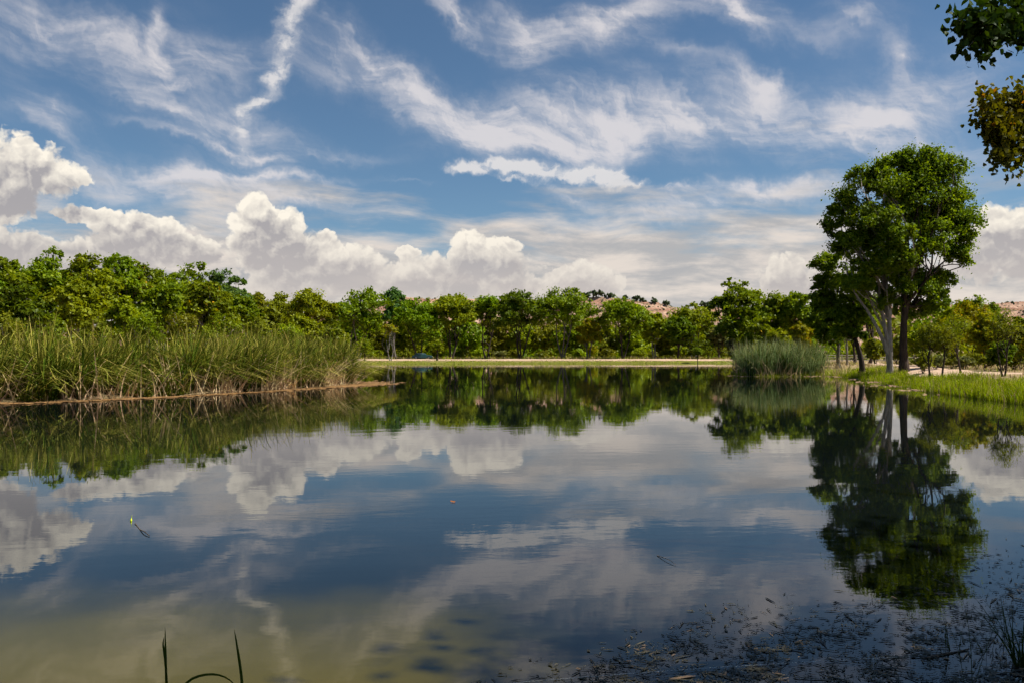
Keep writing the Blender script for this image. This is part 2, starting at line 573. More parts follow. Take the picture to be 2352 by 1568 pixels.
def sstep(a, b, v):
    t = np.clip((v - a) / (b - a), 0, 1)
    return t * t * (3 - 2 * t)


def wob(x, y):
    return (np.sin(x * 0.31 + 1.3) * np.cos(y * 0.27 + 0.4) + 0.5 * np.sin(x * 0.83 + y * 0.61) + 0.35 * np.sin(x * 1.9 - y * 1.3 + 2))


def height(x, y):
    x = np.asarray(x, float); y = np.asarray(y, float)
    sd = sdist(x, y)
    sd = sd + 0.16 * wob(x * 1.6, y * 1.6)
    right = sstep(8, 24, x) * sstep(150, 90, y)
    near = sstep(24, 12, y)
    top = 0.50 + 0.30 * right - 0.12 * near
    h = np.where(sd < 0, -1.3 * sstep(0, 7, -sd) - 0.05, 0.0)
    h = h + np.where(sd >= 0, 0.22 * sstep(-0.3, 0.9, sd) - 0.05 + (top - 0.17) * sstep(0.3, 6.5, sd), 0)
    h = h + 0.035 * wob(x * 0.7, y * 0.7) * sstep(0.5, 4, sd)
    h = h + 0.22 * sstep(187.5, 193.5, y) * sstep(70, 40, x)
    h = h + 3.0 * sstep(320, 1500, np.hypot(x, y))
    return h


def hz_(x, y):
    return float(height(np.array([x]), np.array([y]))[0])


def seq(*parts):
    return np.unique(np.concatenate([np.arange(a, b, s) for a, b, s in parts]).round(4))


xs = seq((-6000, -600, 450), (-600, -120, 30), (-120, -40, 3.2), (-40, 46, 0.74), (46, 120, 2.6), (120, 600, 30), (600, 6400, 450))
ys = seq((-400, -40, 40), (-40, 0, 4), (0, 92, 0.72), (92, 170, 2.2), (170, 206, 0.7), (206, 320, 4), (320, 900, 40), (900, 6600, 450))
gx, gy = np.meshgrid(xs, ys, indexing='xy')
gz = height(gx, gy)
nx, ny = len(xs), len(ys)
gv = np.stack([gx, gy, gz], -1).reshape(-1, 3)
ii, jj = np.meshgrid(np.arange(nx - 1), np.arange(ny - 1), indexing='xy')
base = (jj * nx + ii).ravel()
gf = np.stack([base, base + 1, base + nx + 1, base + nx], -1)

mg, T, out = material('ground_soil_and_grass')
tcn = T.new('ShaderNodeTexCoord')
pos = tcn.outputs['Object']
n1 = T.noise(pos, 0.22, 5, 0.6)
n2 = T.noise(pos, 2.2, 6, 0.65)
n3 = T.noise(pos, 14, 4, 0.6)
dry = T.mix(T.mr(n2, 0.35, 0.65), (0.30, 0.225, 0.115), (0.205, 0.150, 0.075))
grn = T.mix(T.mr(n2, 0.35, 0.65), (0.095, 0.115, 0.010), (0.165, 0.175, 0.016))
sat = T.new('ShaderNodeAttribute', attribute_name='wet').outputs['Fac']
cg = T.mix(T.mr(T.m('ADD', sat, T.m('MULTIPLY', T.m('SUBTRACT', n1, 0.5), 1.3)), 0.25, 0.65), dry, grn)
cg = T.mix(T.mr(n3, 0.45, 0.75, 0, 0.45), cg, (0.09, 0.07, 0.04))
mud = T.new('ShaderNodeSeparateXYZ'); T.put(mud.inputs[0], pos)
cg = T.mix(T.mr(mud.outputs[2], -0.06, 0.10, 1, 0), cg, (0.085, 0.060, 0.032))
principled(T, out, cg, 0.95, 0.1, bump(T, T.m('ADD', n2, T.m('MULTIPLY', n3, 0.4)), 0.7, 0.12))
gsd = sdist(gx, gy).ravel()
wet = np.clip(1 - gsd / 7.0, 0, 1)
wet = np.where(gy.ravel() > 205, 0.45, wet)
wet = np.where((gx.ravel() < -6) & (gy.ravel() < 90) & (gy.ravel() > 15), 0.0, wet)
ground = obj('ground', mesh_np('ground', gv, gf, [mg], attrs={'wet': wet}))
tag(ground, 'grassy banks and dry flats around the pond', 'ground', kind='structure')

# ------------------------------------------------------------------ water
mw, T, out = material('pond_water')
tcn = T.new('ShaderNodeTexCoord')
pos = tcn.outputs['Object']
sd_at = T.new('ShaderNodeAttribute', attribute_name='shallow_lit').outputs['Fac']
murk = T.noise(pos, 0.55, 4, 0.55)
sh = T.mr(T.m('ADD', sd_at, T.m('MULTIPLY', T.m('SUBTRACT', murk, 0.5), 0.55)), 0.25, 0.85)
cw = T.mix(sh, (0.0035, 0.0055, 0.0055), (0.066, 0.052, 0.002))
r1 = T.noise(T.mapping(pos, (0, 0, 0), (0, 0, R(8)), (1.6, 0.7, 1)), 1.3, 3, 0.5)
r2 = T.noise(T.mapping(pos, (0, 0, 0), (0, 0, R(-12)), (1.4, 0.8, 1)), 7.0, 3, 0.55)
patch = T.mr(T.noise(T.mapping(pos, (0, 0, 0), (0, 0, 0), (2.4, 1, 1)), 0.16, 3, 0.5), 0.38, 0.66, 0.22, 1.0)
hgt = T.m('MULTIPLY', T.m('ADD', T.m('MULTIPLY', r1, 1.0), T.m('MULTIPLY', r2, 0.16)), patch)
nb = bump(T, hgt, 1.0, 0.0026)
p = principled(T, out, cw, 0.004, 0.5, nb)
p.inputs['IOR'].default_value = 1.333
wx = seq((-130, -30, 6), (-30, 30, 0.5), (30, 130, 6))
wy = seq((-4, 14, 0.4), (14, 60, 3), (60, 205, 8))
wgx, wgy = np.meshgrid(wx, wy, indexing='xy')
ii, jj = np.meshgrid(np.arange(len(wx) - 1), np.arange(len(wy) - 1), indexing='xy')
b_ = (jj * len(wx) + ii).ravel()
wf = np.stack([b_, b_ + 1, b_ + len(wx) + 1, b_ + len(wx)], -1)
wv = np.stack([wgx, wgy, np.zeros_like(wgx)], -1).reshape(-1, 3)
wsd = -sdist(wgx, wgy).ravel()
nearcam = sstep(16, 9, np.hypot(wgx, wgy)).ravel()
shallow_lit = np.clip(1.25 - wsd / 4.6, 0, 1) * nearcam * (0.25 + 0.75 * sstep(1.2, -1.2, wgx.ravel()))  # olive shoal tint, darkened to the right: tree shade put into the colour
water = obj('water', mesh_np('water', wv, wf, [mw], attrs={'shallow_lit': shallow_lit}))
tag(water, 'calm dark pond mirroring clouds and trees', 'pond', kind='structure')


# ------------------------------------------------------------------ paths
mp, T, out = material('path_sandy_earth')
tcn = T.new('ShaderNodeTexCoord')
n = T.noise(tcn.outputs['Object'], 1.8, 6, 0.65)
n4 = T.noise(tcn.outputs['Object'], 16, 4, 0.6)
cp = T.mix(T.mr(n, 0.35, 0.7), (0.52, 0.375, 0.275), (0.42, 0.285, 0.195))
cp = T.mix(T.mr(n4, 0.55, 0.8, 0, 0.4), cp, (0.26, 0.18, 0.12))
principled(T, out, cp, 0.95, 0.1, bump(T, n4, 0.5, 0.03))


def ribbon(name, pts, widths, label):
    pts = np.array(pts, float)
    L = np.concatenate([[0], np.cumsum(np.linalg.norm(np.diff(pts, axis=0), axis=1))])
    s = np.arange(0, L[-1], 0.7)
    # smooth the corners
    px_ = np.interp(s, L, pts[:, 0]); py_ = np.interp(s, L, pts[:, 1])
    k = np.ones(9) / 9
    px_[4:-4] = np.convolve(px_, k, 'valid'); py_[4:-4] = np.convolve(py_, k, 'valid')
    wd = np.interp(s, L, widths)
    tx, ty = np.gradient(px_), np.gradient(py_)
    ln = np.hypot(tx, ty) + 1e-9
    nxv, nyv = -ty / ln, tx / ln
    cols = np.linspace(-1, 1, 7)
    edge_n = 0.12 * np.sin(s * 1.7) + 0.1 * np.sin(s * 4.1 + 1)
    X = px_[:, None] + nxv[:, None] * cols[None] * (wd / 2 + edge_n)[:, None]
    Y = py_[:, None] + nyv[:, None] * cols[None] * (wd / 2 + edge_n)[:, None]
    Z = height(X, Y) + 0.05 - 0.12 * (np.abs(cols)[None] > 0.95)
    v = np.stack([X, Y, Z], -1).reshape(-1, 3)
    c = len(cols)
    i, j = np.meshgrid(np.arange(len(s) - 1), np.arange(c - 1), indexing='ij')
    f = np.stack([i * c + j, i * c + j + 1, (i + 1) * c + j + 1, (i + 1) * c + j], -1).reshape(-1, 4)
    o = obj(name, mesh_np(name, v, f, [mp]))
    tag(o, label, 'path', kind='structure')


ribbon('path', [(-120, 186), (-60, 190), (-30, 191), (0, 191.5), (30, 192), (60, 194), (110, 200)], [7] * 7, 'pale sandy path running along the far shore')
ribbon('path', [(42, 30), (35, 41), (31.0, 50), (29.4, 57), (30.2, 63), (34.0, 74), (37.5, 84), (41.0, 100), (50, 125), (62, 150)],
       [2.6, 2.6, 2.6, 3.0, 4.2, 3.0, 2.6, 2.8, 3, 3], 'pinkish sandy path winding behind the two tall cottonwoods')


# ------------------------------------------------------------------ hills
def fbm1(x, y, seed, octs=6, scale=1.0, rough=0.55):
    r = np.random.default_rng(seed)
    tot = np.zeros_like(x); amp = 1.0; fr = 1.0 / scale
    for _ in range(octs):
        for _k in range(3):
            a = r.uniform(0, 2 * np.pi); ph = r.uniform(0, 2 * np.pi)
            tot += amp / 3 * np.sin((x * np.cos(a) + y * np.sin(a)) * fr * 2 * np.pi + ph)
        amp *= rough; fr *= 2.03
    return tot


HD = 1500.0
prof_px = [-1500, -400, 300, 700, 880, 930, 960, 1085, 1200, 1330, 1400, 1470, 1540, 1575, 1600, 1640, 1700, 1900, 2200, 2295, 2352, 2500, 3200, 4200]
prof_py = [770, 760, 745, 725, 700, 684, 688, 688, 688, 681, 680, 687, 697, 706, 712, 701, 704, 706, 702, 699, 694, 690, 705, 770]
hx = np.arange(-2000, 2400, 6.5)
hy = np.concatenate([np.arange(0, 60, 10.0), np.arange(60, 210, 3.0), np.arange(210, 600, 26)])
HX, HYo = np.meshgrid(hx, hy, indexing='xy')
HY = HYo + HD - 150 + 30 * np.sin(HX / 190.0) + 14 * np.sin(HX / 63.0 + 1)
Hpx = CX + HX / HD * FPX
top = CAM_H + (HOR - np.interp(Hpx, prof_px, prof_py)) / FPX * HD
t = np.clip(HYo / 185.0, 0, 1)
gully = fbm1(HX, HY * 0.5, 5, 5, 120.0)
tt = np.clip(t + 0.07 * gully * (1 - t), 0, 1)
steps = 9                                                     # ledges: hard beds stand proud of the talus
q = tt * steps
ledge = (np.floor(q) + sstep(0.55, 0.98, q - np.floor(q))) / steps
shape = 0.45 * tt + 0.55 * ledge
HZ = 1.0 + top * shape ** 0.9 + 1.6 * fbm1(HX, HY, 9, 5, 40.0) * sstep(0.02, 0.3, t)
hv = np.stack([HX, HY, HZ], -1).reshape(-1, 3)
ii, jj = np.meshgrid(np.arange(len(hx) - 1), np.arange(len(hy) - 1), indexing='xy')
b_ = (jj * len(hx) + ii).ravel()
hf = np.stack([b_, b_ + 1, b_ + len(hx) + 1, b_ + len(hx)], -1)
mh, T, out = material('hill_red_rock')
tcn = T.new('ShaderNodeTexCoord')
pos = tcn.outputs['Object']
sepz = T.new('ShaderNodeSeparateXYZ'); T.put(sepz.inputs[0], pos)
nn = T.noise(pos, 0.035, 6, 0.65)
nf_ = T.noise(pos, 0.16, 5, 0.65)
band = T.m('SINE', T.m('ADD', T.m('MULTIPLY', sepz.outputs[2], 0.42), T.m('MULTIPLY', nn, 9)))
ch = T.mix(T.mr(band, -0.7, 0.8), (0.30, 0.165, 0.115), (0.41, 0.265, 0.195))
ch = T.mix(T.mr(nf_, 0.55, 0.72, 0, 0.75), ch, (0.55, 0.42, 0.31))
ch = T.mix(T.mr(T.noise(pos, 0.09, 5, 0.7), 0.50, 0.60, 0, 0.85), ch, (0.105, 0.095, 0.055))
principled(T, out, ch, 0.95, 0.05, bump(T, nf_, 1.0, 2.5))
hills = obj('hills', mesh_np('hills', hv, hf, [mh]))
tag(hills, 'red rock mesa with pale ledges beyond the trees', 'hills', kind='structure')


def blob_cluster(centres, radii, seed, squash=0.75, jit=0.35):
    """rough lumps: one dented icosphere-like hull each"""
    r = np.random.default_rng(seed)
    th = np.array([0, 1, 2, 3, 4, 5]) * np.pi / 3
    rings = [(0.0, 0.9), (0.55, 0.75), (0.95, 0.25)]
    V = []
    for zz, rr in [(-0.35, 0.75)] + rings:
        V += [(rr * np.cos(a), rr * np.sin(a), zz) for a in th]
    V.append((0, 0, 1.15))
    V = np.array(V)
    F4 = []
    for k in range(3):
        for j in range(6):
            F4.append((k * 6 + j, k * 6 + (j + 1) % 6, (k + 1) * 6 + (j + 1) % 6, (k + 1) * 6 + j))
    F3 = [(18 + j, 18 + (j + 1) % 6, 24) for j in range(6)]
    F4 = np.array(F4); F3 = np.array(F3)
    n = len(centres)
    vv = V[None] * (1 + r.uniform(-jit, jit, (n, len(V), 1)))
    vv = vv * np.asarray(radii)[:, None, None] * np.array([1, 1, squash])
    vv = vv + np.asarray(centres)[:, None, :]
    off = (np.arange(n) * len(V))[:, None, None]
    return vv.reshape(-1, 3), [(F4[None] + off).reshape(-1, 4), (F3[None] + off).reshape(-1, 3)]


def hill_z(ix, iy):
    return HZ[iy, ix]


r = np.random.default_rng(21)
ixs = r.integers(0, len(hx), 6000); iys = r.integers(8, len(hy) - 12, 6000)
keep = (np.abs(hx[ixs] - 100) < 950) & (HZ[iys, ixs] > 25)
ixs, iys = ixs[keep], iys[keep]
cen = np.stack([HX[iys, ixs] + r.uniform(-3, 3, len(ixs)), HY[iys, ixs], HZ[iys, ixs]], -1)
half = len(cen) // 2
v, f = blob_cluster(cen[:half], r.uniform(1.0, 2.8, half), 3, 0.85)
o = obj('hill_shrubs', mesh_np('hill_shrubs', v, f, [LEAF['juniper']]))
tag(o, 'dark juniper scrub dotting the red mesa', 'shrubs', kind='stuff')
mbld = simple_mat('hill_boulder_rock', (0.58, 0.44, 0.33), (0.42, 0.25, 0.17), 0.4, 0.95, 0.05)
v, f = blob_cluster(cen[half:], r.uniform(0.6, 2.4, len(cen) - half), 4, 0.6, 0.45)
o = obj('hill_boulders', mesh_np('hill_boulders', v, f, [mbld], smooth=False))
tag(o, 'pale and reddish boulders strewn over the mesa slope', 'boulders', kind='stuff')
# bigger junipers along the rim, one thing each
rim_px = [(1352, 674, 22), (1378, 673, 26), (1412, 676, 20), (1440, 680, 16), (1468, 684, 20), (1492, 690, 17), (1516, 692, 18), (1541, 696, 19), (1636, 699, 22), (1652, 702, 26)]
rimdesc = ['low flat juniper', 'broadest dark juniper', 'upright dark juniper', 'small round juniper', 'ragged juniper', 'small squat juniper', 'twin-topped juniper', 'last juniper before the drop', 'juniper on the lower far shoulder', 'wide juniper on the lower far shoulder']
for k, (px, py, wpx) in enumerate(rim_px):
    X = (px - CX) / FPX * HD
    ix = int(np.argmin(np.abs(hx - X)))
    j = int(np.argmin(np.abs(hy - 186)))
    c = np.array([HX[j, ix], HY[j, ix], HZ[j, ix]])
    rad = wpx / FPX * HD / 2
    rr = np.random.default_rng(100 + k)
    cc = rr.normal(0, 0.45, (16, 3)) * [rad, rad, rad * 0.5] + [0, 0, rad * 0.45]
    v, f = blob_cluster(cc, rr.uniform(0.3, 0.55, 16) * rad, 50 + k, 0.85)
    o = empty('juniper_bush', tuple(c))
    obj('crown', mesh_np('juniper_crown', v, f, [LEAF['juniper']]), o)
    tv, tf = tube([(0, 0, -1), (0.1, 0, rad * 0.5)], [0.5, 0.3], 6)
    obj('trunk', mesh_np('juniper_trunk', tv, tf, [BARK['dark']]), o)
    tag(o, rimdesc[k] + ' on the skyline of the red mesa', 'bush', 'junipers on the mesa rim')
#PART2END


# ------------------------------------------------------------------ trees
def leaf_quads(c, nrm, size, r, aspect=0.62):
    """diamond leaves: centres, normals, lengths -> (N*4,3)"""
    n = len(c)
    a = r.normal(size=(n, 3))
    a -= nrm * np.sum(a * nrm, 1)[:, None]
    a /= np.linalg.norm(a, axis=1)[:, None] + 1e-9
    b = np.cross(nrm, a)
    s = np.asarray(size)[:, None]
    tip = c + a * s * 0.5 - np.array([[0, 0, 1]]) * s * 0.12
    base_ = c - a * s * 0.5
    s1 = c + b * s * aspect * 0.5 - a * s * 0.08
    s2 = c - b * s * aspect * 0.5 - a * s * 0.08
    return np.stack([base_, s1, tip, s2], 1).reshape(-1, 3)


def crown_points(lobes, n_leaves, r, clump=0.30, shell=0.45, flat=0.7):
    """leaf clumps spread through ellipsoid lobes; lobes = [(centre, (rx, ry, rz))]"""
    vol = np.array([lr[0] * lr[1] + lr[0] * lr[2] for _, lr in lobes])
    share = vol / vol.sum()
    C, Nn = [], []
    tips = []
    for (lc, lr), sh_ in zip(lobes, share):
        lc = np.array(lc); lr = np.array(lr)
        nl = int(n_leaves * sh_)
        nc = max(6, int(nl / 70))
        d = r.normal(size=(nc, 3)); d /= np.linalg.norm(d, axis=1)[:, None]
        d[:, 2] = np.where(d[:, 2] < -0.35, -d[:, 2] * 0.8, d[:, 2])
        rad = shell + (1 - shell) * r.random(nc) ** 0.55
        cc = lc + d * lr * rad[:, None]
        tips.append(cc)
        cs = clump * lr.mean() * r.uniform(0.55, 1.25, nc)
        k = r.integers(0, nc, nl)
        g = r.normal(size=(nl, 3)) * cs[k][:, None] * 0.62
        g[:, 2] *= flat
        p = cc[k] + g
        nrm = d[k] * 0.75 + r.normal(size=(nl, 3)) * 0.75 + np.array([0, 0, 0.45])
        nrm /= np.linalg.norm(nrm, axis=1)[:, None]
        C.append(p); Nn.append(nrm)
    return np.concatenate(C), np.concatenate(Nn), tips


def split_lobes(lobes, k, r, keep=0.55):
    out_ = []
    for c_, lr in lobes:
        c_, lr = np.array(c_), np.array(lr)
        out_.append((tuple(c_), tuple(lr * 0.92)))
        for _ in range(k - 1):
            d_ = r.normal(size=3); d_ /= np.linalg.norm(d_)
            q_ = r.uniform(0.42, 0.66)
            out_.append((tuple(c_ + d_ * lr * (1.22 - q_) * r.uniform(.8, 1.12)), tuple(lr * q_ * r.uniform(.85, 1.15, 3))))
    return out_


def limb(p0, p1, r0, r1, r, bend=0.12, n=7, up=0.0):
    p0 = np.array(p0, float); p1 = np.array(p1, float)
    t_ = np.linspace(0, 1, n)[:, None]
    L = np.linalg.norm(p1 - p0)
    off = r.normal(size=3) * bend * L
    off2 = r.normal(size=3) * bend * L * 0.35
    p = p0 + (p1 - p0) * t_ + off * np.sin(np.pi * t_) + off2 * np.sin(2 * np.pi * t_)
    p[:, 2:3] += up * L * np.sin(np.pi * t_)
    rad = r0 + (r1 - r0) * t_[:, 0] ** 0.8
    return p, rad


def make_tree(name, bx, by, top_z, width, tint, bark, label, cat='tree', group=None, bottom=0.28, stems=1, leaves=6500, leaf=0.42,
              seed=0, lean=(0, 0), lobes=None, trunk_r=None, clump=0.30, shell=0.45, nl=None, droop=0.7, spread=0.5, extra=None, sub=3, tb=0.05):
    r = np.random.default_rng(1000 + seed)
    bz = hz_(bx, by) - 0.06
    h = top_z - bz
    rx = width / 2.0
    root = empty(name, (bx, by, bz))
    if lobes is None:
        z0, z1 = h * bottom, h
        cz, rz = (z0 + z1) / 2, (z1 - z0) / 2
        nl = nl or 8
        lobes = []
        for k in range(nl):
            a = 2 * np.pi * (k / nl) + r.uniform(-0.5, 0.5)
            e = r.uniform(-0.75, 0.95)
            ce = math.sqrt(max(0.0, 1 - e * e))
            lr = r.uniform(0.46, 0.64)
            m = (1 - lr * 0.92)
            lobes.append(((rx * m * ce * math.cos(a) * 1.05 + lean[0], rx * m * ce * math.sin(a) + lean[1], cz + rz * m * e),
                          (rx * lr, rx * lr, min(rz * lr * 1.05, rx * lr * 1.2))))
        lobes.append(((lean[0], lean[1], z1 - rz * 0.46), (rx * 0.55, rx * 0.55, rz * 0.46)))
        lobes.append(((lean[0] * .7, lean[1] * .7, cz), (rx * 0.72, rx * 0.72, rz * 0.74)))
    fine = split_lobes(lobes, sub, r) if sub else lobes
    c, nrm, tips = crown_points(fine, leaves, r, clump, shell, droop)
    if sub:
        tips = [np.concatenate(tips[i * sub:(i + 1) * sub]) for i in range(len(lobes))]
    c[:, 2] = np.maximum(c[:, 2], 0.25)
    sz = leaf * r.uniform(0.6, 1.35, len(c))
    v = leaf_quads(c, nrm, sz, r)
    f = np.arange(len(v)).reshape(-1, 4)
    obj('crown', mesh_np(name + '_crown', v, f, [LEAF[tint]], smooth=False), root)
    # trunk, limbs and twigs in one body
    tr0 = trunk_r or (0.022 * h + 0.06)
    parts = []
    fork = h * (0.16 if stems > 1 else max(0.14, bottom * 0.75))
    stem_tops = []
    for s_ in range(stems):
        a = 2 * np.pi * s_ / stems + r.uniform(-0.4, 0.4)
        sp = (spread * rx * r.uniform(0.35, 0.8)) if stems > 1 else 0.0
        p1 = np.array([math.cos(a) * sp + lean[0] * 0.6, math.sin(a) * sp + lean[1] * 0.6, h * r.uniform(0.50, 0.62)])
        p0 = np.array([math.cos(a), math.sin(a), 0]) * tr0 * (0.8 if stems > 1 else 0)
        rr0 = tr0 * (0.72 if stems > 1 else 1.0)
        p, rad = limb(p0, p1, rr0, rr0 * 0.45, r, tb, 9)
        rad[0] *= 1.35
        parts.append(tube(p, rad, 8))
        stem_tops.append((p, rad))
    for li, (lc, lr) in enumerate(lobes):
        p, rad = stem_tops[li % stems]
        k = int(r.integers(3, len(p)))
        q, qr = limb(p[k], lc, rad[k] * 0.6, tr0 * 0.12, r, 0.10, 7, 0.05)
        parts.append(tube(q, qr, 6))
        cc = tips[li]
        for m in r.integers(0, len(cc), min(6, len(cc))):
            kk = int(r.integers(2, 7))
            q2, qr2 = limb(q[kk], cc[m], qr[kk] * 0.55, 0.012 + 0.0012 * h, r, 0.10, 4)
            parts.append(tube(q2, qr2, 4))
    if extra:
        for e in extra:
            parts.append(tube(*e))
    tv, tf = join(parts)
    obj('trunk', mesh_np(name + '_trunk', tv, tf, [BARK[bark]]), root)
    tag(root, label, cat, group)
    return root


def px_tree(name, px, top_py, w_px, d, tint, bark, label, **kw):
    x, y = atd(px, d)
    return make_tree(name, x, y, zat(top_py, d), w_px / FPX * d, tint, bark, label, **kw)


FAR, GROVE = 'cottonwoods along the far shore', 'trees of the grove behind the tall reeds'
far = [  # px, top, width, distance, tint, bark, bottom, stems, label
    (712, 664, 108, 197, 'lime', 'brown', .25, 2, 'round yellow-green cottonwood rising just behind the tip of the tall reeds'),
    (822, 657, 138, 203, 'green', 'grey', .22, 3, 'broad green cottonwood with a pale limb, between the reeds and the parked car'),
    (908, 656, 70, 222, 'blue', 'grey', .30, 1, 'tall bluish-green tree standing behind the row near the parked car'),
    (962, 687, 104, 202, 'green', 'brown', .18, 2, 'dark-skirted green cottonwood directly over the parked teal car'),
    (1036, 674, 122, 206, 'lime', 'dark', .34, 4, 'many-stemmed cottonwood with bare leaning stems past the car bonnet'),
    (1118, 677, 80, 212, 'green', 'dark', .38, 2, 'narrow upright cottonwood beside the widest dome of the row'),
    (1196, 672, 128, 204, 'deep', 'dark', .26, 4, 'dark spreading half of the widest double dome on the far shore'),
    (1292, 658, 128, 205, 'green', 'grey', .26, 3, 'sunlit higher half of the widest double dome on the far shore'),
    (1352, 728, 52, 204, 'yellow', 'grey', .12, 2, 'small yellowing tree tucked beside the widest dome'),
    (1430, 684, 118, 203, 'green', 'dark', .22, 3, 'heart-shaped green cottonwood in front of the red mesa'),
    (1504, 716, 70, 207, 'lime', 'pale', .20, 2, 'pale-stemmed light green tree below the mesa slope'),
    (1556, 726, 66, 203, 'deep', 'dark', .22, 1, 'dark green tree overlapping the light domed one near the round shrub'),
    (1592, 698, 104, 210, 'lime', 'pale', .20, 2, 'light yellow-green domed tree behind the dark round shrub'),
    (1652, 748, 48, 205, 'grey', 'brown', .18, 1, 'thin grey-green tree with a straight bare stem past the dark round shrub'),
    (640, 672, 84, 205, 'lime', 'grey', .2, 2, 'pale lime tree far off at the grove end, low and rounded'),
    (588, 664, 66, 165, 'olive', 'grey', .2, 2, 'thin olive tree at the low end of the grove'),
]
for k, (px, tp, wp, d, tint, bark, bot, st, lab) in enumerate(far):
    px_tree('cottonwood_tree', px, tp, wp * 1.18, d, tint, bark, lab, group=FAR, bottom=bot, stems=st, leaves=int(4200 + wp * 36), leaf=0.64, seed=k,
            trunk_r=0.30, clump=0.30)

LM_FAR = [(712, 'the round yellow-green cottonwood'), (822, 'the broad cottonwood with a pale limb'), (897, 'the forked white trunk'), (965, 'the parked teal car'), (1036, 'the many-stemmed cottonwood'), (1118, 'the narrow upright cottonwood'),
          (1196, 'the dark half of the widest dome'), (1292, 'the sunlit half of the widest dome'), (1352, 'the small yellowing tree'), (1430, 'the heart-shaped cottonwood'), (1504, 'the pale-stemmed tree'), (1560, 'the dark green tree by the round shrub'),
          (1610, 'the dark round shrub'), (1660, 'the thin grey-green tree')]
LM_GROVE = [(20, 'the white-stemmed shaded tree'), (110, 'the tallest cottonwood'), (200, 'the low spreading lime tree'), (290, 'the bright low bushy tree'), (372, 'the leaning-stemmed tree'), (470, 'the wide grey-limbed tree'), (560, 'the falling end of the grove'), (650, 'the sparse olive tree')]
LM_SAP = [(2030, 'the pale forked trunk'), (2095, 'the stout dark trunk'), (2137, 'the straight thin sapling'), (2164, 'the bowed sapling'), (2190, 'the gap between bowed and curved saplings'), (2212, 'the curved sapling'), (2250, 'the golden willow'), (2285, 'the dark thicket'), (2308, 'the twiggy sapling'), (2350, 'the end of the sandy path')]
TWORD = {'olive': 'olive', 'green': 'green', 'lime': 'lime', 'grey': 'greyish', 'yellow': 'yellow', 'turn': 'mottled green', 'deep': 'dark green'}


def near_mark(px, marks):
    return min(marks, key=lambda q: abs(q[0] - px))[1]


# trees hidden in part by that row, seen through its gaps
back = [(740, 716, 120, 226, 'olive'), (800, 712, 110, 232, 'green'), (870, 716, 110, 236, 'olive'), (935, 722, 110, 228, 'lime'), (1000, 718, 110, 240, 'olive'), (1065, 716, 110, 232, 'green'), (1130, 722, 110, 238, 'olive'),
        (1190, 718, 110, 240, 'lime'), (1255, 716, 120, 244, 'olive'), (1320, 726, 110, 234, 'green'), (1385, 734, 110, 240, 'olive'), (1450, 738, 110, 236, 'lime'), (1510, 745, 100, 242, 'olive'), (1570, 745, 100, 238, 'olive'),
        (1630, 742, 100, 236, 'green'), (1690, 738, 110, 230, 'olive')]
for k, (px, tp, wp, d, tint) in enumerate(back):
    px_tree('cottonwood_tree', px, tp, wp, d, tint, 'brown', TWORD[tint] + ' second-row tree seen through the gap behind ' + near_mark(px, LM_FAR), group='second row behind the far shore trees',
            bottom=-.25, stems=2, leaves=4200, leaf=0.84, seed=40 + k, clump=0.36)

# far-off thicket that closes the view under the crowns: nobody could count it
r = np.random.default_rng(17)
n = 48000
th_ = r.uniform(R(-62), R(62), n)
rad_ = r.uniform(262, 300, n)
rad_ = np.where(np.abs(th_) > R(15), rad_ * np.interp(np.abs(th_), [R(15), R(24), R(62)], [1, .72, .60]), rad_)
rad_ = np.where(th_ < R(-14), np.interp(th_, [R(-62), R(-24), R(-14)], [150, 180, 262]) + r.uniform(0, 30, n), rad_)
tx_, ty_ = rad_ * np.sin(th_), rad_ * np.cos(th_)
top_ = np.interp(th_, [R(-62), R(-16), R(-11), R(15), R(20), R(62)], [3.0, 2.6, 1, 1.1, 2.7, 2.8]) * (4.2 + 1.5 * np.sin(th_ * 47) + 1.1 * np.sin(th_ * 113 + 1) + .8 * np.sin(th_ * 231)) * rad_ / 270
tz_ = height(tx_, ty_) + top_ * r.random(n) ** .8
nn_ = r.normal(size=(n, 3)) + np.array([0, -.5, .5]); nn_ /= np.linalg.norm(nn_, axis=1)[:, None]
tv = leaf_quads(np.stack([tx_, ty_, tz_], -1), nn_, r.uniform(.95, 1.75, n) * rad_ / 270, r, .8)
o = obj('thicket', mesh_np('thicket', tv, np.arange(len(tv)).reshape(-1, 4), [LEAF['olive'], LEAF['green']], (np.sin(th_ * 60) + r.normal(0, .5, n) > .3).astype(int), smooth=False))
tag(o, 'far-off olive thicket closing the view between the trunks', 'thicket', kind='stuff')

# understory shrubs behind the far path
under = [(806, 800, 50, 'olive'), (860, 803, 46, 'lime'), (930, 806, 42, 'olive'), (1060, 804, 44, 'olive'), (1100, 800, 40, 'lime'), (1150, 806, 48, 'grey'), (1180, 803, 40, 'olive'), (1250, 806, 42, 'olive'),
         (1330, 800, 40, 'lime'), (1362, 792, 30, 'yellow'), (1396, 800, 46, 'olive'), (1465, 800, 46, 'lime'), (1500, 806, 40, 'olive'), (1535, 802, 44, 'olive'), (1660, 796, 54, 'olive'), (1560, 790, 46, 'lime')]
for k, (px, tp, wp, tint) in enumerate(under):
    px_tree('understory_shrub', px, tp, wp, 214 + (k * 5) % 13, tint, 'brown', TWORD[tint] + ' low shrub on the far shore under ' + near_mark(px, LM_FAR), cat='shrub', group='low shrubs under the far shore trees',
            bottom=0.02, stems=3, leaves=1500, leaf=0.42, seed=70 + k, trunk_r=0.08, nl=5, clump=0.36)

